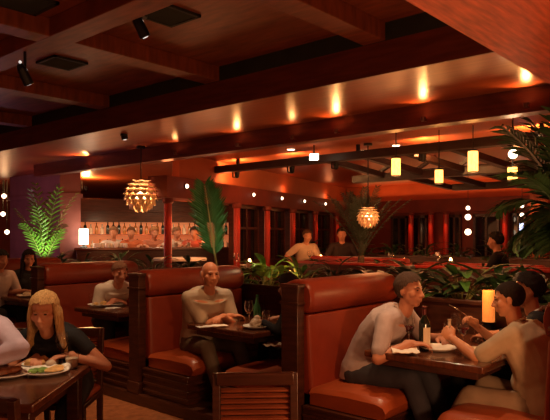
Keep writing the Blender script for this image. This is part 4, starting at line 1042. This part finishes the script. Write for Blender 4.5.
# bald man, middle booth: forearms folded on the table
person('bald man in a pale beige polo shirt with arms folded on the middle booth table', (3.74, 4.19), .45, (-.45, -1), 11, 10, 0, 2, 0,
       {1: (V(3.80, 3.86, .80), V(.85, -.35, .0), V(0, 0, -1), V(-.8, .4, -.5)), -1: (V(3.64, 3.80, .815), V(-.9, -.25, .02), V(0, 0, -1), V(.9, .3, -.4))},
       {1: V(3.55, 3.72, .1), -1: V(3.9, 3.7, .1)}, (.50, .20, .11), (.44, .36, .28), (.16, .13, .10), (.42, .30, .24), 'bald', 'short', .97, .0065, build=1.18, foot_z=.1)
# grey-shirted man, left side of the right booth
person('grey-haired man in a pale grey-lavender shirt leaning on the right booth table', (3.73, 2.43), .46, (.12, -1), 20, 11, 0, -8, 0,
       {1: (V(3.62, 1.98, .80), V(.5, -.8, 0), V(0, 0, -1), V(-.8, .5, -.6)), -1: (V(3.98, 1.94, .80), V(-.6, -.6, 0), V(0, 0, -1), V(.8, .5, -.5))},
       {1: V(3.62, 1.82, .1), -1: V(3.92, 1.84, .1)}, (.46, .20, .12), (.40, .33, .34), (.045, .045, .06), (.060, .036, .027), 'short', 'short', .98, .0065, build=1.1, foot_z=.1)
# beige t-shirt man, right side of the right booth
bm1 = person('man in a beige t-shirt with cropped dark hair, elbows on the right booth table', (3.83, 1.20), .41, (-.05, 1), 6, 9, 0, 12, 6,
       {-1: (V(3.72, 1.73, .845), V(.15, .7, .45), V(.9, 0, -.3), V(-.55, -.1, -.85)), 1: (V(3.98, 1.68, .90), V(-.4, .5, .6), V(-.9, .3, 0), V(.5, .0, -.9))},
       {-1: V(3.62, 1.78, .1), 1: V(3.95, 1.75, .1)}, (.56, .25, .13), (.46, .36, .24), (.30, .22, .15), (.022, .014, .010), 'buzz', 'short', .92, .006, build=1.2, hcurl=.9, foot_z=.1)
t = thing('fork', 'steel fork raised in the far hand of the man in the beige t-shirt', 'fork', (3.945, 1.755, .985)); b = MB(); b.tube([(.05, -.05, -.06), (0, 0, 0), (-.05, .05, .045)], [.004, .003, .003], 8)
b.build('handle', M_STEEL, t); b = MB(); b.bar((-.05, .05, .045), (-.075, .07, .06), .018, .004); b.build('tines', M_STEEL, t)
person('person in a dark suit and white collar at the right edge', (4.36, 1.25), .40, (-.2, 1), 8, 8, 0, 20, 4, {-1: (V(4.2, 1.70, .80), V(.3, .9, 0), V(0, 0, -1)), 1: (V(4.44, 1.70, .80), V(-.3, .9, 0), V(0, 0, -1))}, None,
       (.46, .20, .12), (.018, .016, .018), (.02, .02, .022), (.018, .012, .01), 'full', 'long', .96, .008, jacket=(.62, .58, .54), foot_z=.1)
# person in black facing the bald man, mostly hidden by the end post
person('person in black facing the bald man, half hidden behind the dark end post', (4.02, 3.02), .485, (-.15, 1), 20, 11, 0, 0, 8, {-1: (V(3.72, 3.40, .80), V(-.3, .9, 0), V(0, 0, -1)), 1: (V(4.0, 3.46, .80), V(-.4, .9, 0), V(0, 0, -1))}, None,
       (.45, .21, .13), (.014, .013, .016), (.02, .02, .024), (.03, .02, .015), 'full', 'long', .86, .008, female=True, foot_z=.1)
# blonde woman and lavender-shirted person at the near table
p0 = rd(-1.36, 3.98)
person('woman with long blonde hair and a black cap-sleeved top bending over her plate', p0[:2], .485, tocam, 26, 12, -6, 4, 12,
       {1: (rd(-1.40, 3.56, .80), rd(.3, -.8), V(0, 0, -1), rd(-.8, .2, -.5)), -1: (rd(-1.22, 3.58, .81), rd(-.6, -.5), V(0, 0, -1), rd(.9, .3, -.4))}, None,
       (.52, .22, .12), (.022, .020, .022), (.03, .03, .035), (.46, .27, .11), 'long', 'cap', .92, .006, female=True, collar=False)
p0 = rd(-1.78, 3.80)
person('person in a lavender long-sleeved shirt at the left edge, elbow out on the table', p0[:2], .485, tocam, 24, 10, 0, -10, 20,
       {1: (rd(-2.10, 3.46, .80), rd(.3, -.8), V(0, 0, -1)), -1: (rd(-1.64, 3.27, .815), rd(-.8, -.2), V(0, 0, -1), rd(1, .1, .3))}, None,
       (.50, .23, .14), (.46, .36, .44), (.04, .04, .05), (.05, .03, .02), 'short', 'long', 1.04, .007, build=1.15)
# farther diners
person('diner in a white shirt bent over the far left booth table', (3.92, 5.98), .485, (-.25, -1), 26, 10, 0, 0, 10, {1: (V(3.8, 5.66, .81), V(.5, -.7, 0), V(0, 0, -1)), -1: (V(4.05, 5.64, .82), V(-.6, -.6, 0), V(0, 0, -1))}, None,
       (.55, .22, .13), (.62, .52, .44), (.03, .03, .035), (.20, .09, .05), 'short', 'short', .95, .009, foot_z=.1)
person('dark-haired woman in a dark top at the left edge, behind a bright plate', (3.90, 7.85), .485, (-.3, -1), 8, 5, 0, 0, 12, {1: (V(3.72, 7.5, .81), V(.4, -.8, 0), V(0, 0, -1)), -1: (V(4.0, 7.5, .81), V(-.4, -.8, 0), V(0, 0, -1))}, None,
       (.46, .2, .13), (.02, .018, .02), (.02, .02, .02), (.016, .010, .008), 'long', 'cap', .93, .010, female=True, foot_z=.1)
person('person in a pale top at the far left edge, beside the dark-haired woman', (3.42, 7.75), .485, (.1, -1), 8, 5, 0, 0, 10, None, None, (.46, .2, .13), (.50, .42, .42), (.02, .02, .02), (.02, .014, .012), 'full', 'short', .93, .011, foot_z=.1)
# bar patrons facing the room
cols = [((.60, .55, .50), (.30, .18, .10)), ((.55, .16, .07), (.16, .08, .04)), ((.50, .20, .12), (.42, .22, .10)), ((.64, .56, .48), (.25, .14, .08)), ((.45, .10, .06), (.05, .03, .02))]
labs = ['person in a whitish top at the left end of the bar, beside the white cups', 'person in an orange-red top at the bar, second from the white lamp', 'light-haired person in a rust top in the middle of the bar', 'person in a cream top leaning at the right half of the bar', 'dark-haired person in a dark red top at the right end of the bar']
for i, (a, (sc_, hc_)) in enumerate(zip((-.72, -.30, .10, .52, .95), cols)):
    q = bw_(a, .62, 0); fc = bk @ Vector((random.uniform(-.4, .4), -1, 0))
    person(labs[i], q[:2], 0, fc[:2], 10, 5, 0, random.uniform(-25, 25), 5, {1: (bw_(a - .16, .26, 1.31), bk @ V(.4, -.9, 0), V(0, 0, -1)), -1: (bw_(a + .16, .26, 1.31), bk @ V(-.4, -.9, 0), V(0, 0, -1))}, None,
           (.58, .27, .16), sc_, (.03, .03, .035), hc_, 'short' if i % 2 else 'full', 'short', .97, .013, stand=True, group='people at the bar')
# back room
q = at(303, 11.2)
person('blurred diner in a pale shirt at the small table beyond the red-rimmed planter', q, .785, (-.55, -.8), 14, 6, 10, 10, 12, {1: (V(q[0] - .45, q[1] - .15, 1.08), None, V(0, 0, -1)), -1: (V(q[0] - .2, q[1] - .42, 1.08), None, V(0, 0, -1))}, None, (.60, .28, .16), (.66, .50, .36), (.03, .03, .03), (.10, .05, .03), 'short', 'short', .95, .012, foot_z=.3)
dup(ch, (q[0], q[1], .3), math.atan2(.55, -.8), 'slat-back chair the pale blurred diner in the back room sits on')
q = at(341, 11.0)
person('diner in dark clothes left of the grey-green palm, in the back room', q, .785, (-.75, -.66), 8, 5, 0, -10, 8, None, None, (.45, .2, .12), (.03, .02, .02), (.02, .02, .02), (.02, .014, .01), 'full', 'long', .95, .012, foot_z=.3)
dup(ch, (q[0], q[1], .3), math.atan2(.75, -.66), 'slat-back chair under the dark-clothed diner left of the grey-green palm')
q = at(501, 7.6)
person('server in black standing in the back room, seen as a dark silhouette', q, 0, (-.2, 1), 2, 2, 0, 0, 4, {1: (V(q[0] + .28, q[1] + .25, 1.0), None, V(0, 0, -1)), -1: (V(q[0] - .15, q[1] + .28, 1.0), None, V(0, 0, -1))}, None, (.40, .18, .11), (.012, .011, .013), (.012, .012, .014), (.014, .010, .008), 'full', 'long', .88, .011, stand=True)
bpy.data.batch_remove(WOBJ + WMESH)
bpy.data.scenes.remove(WORK)
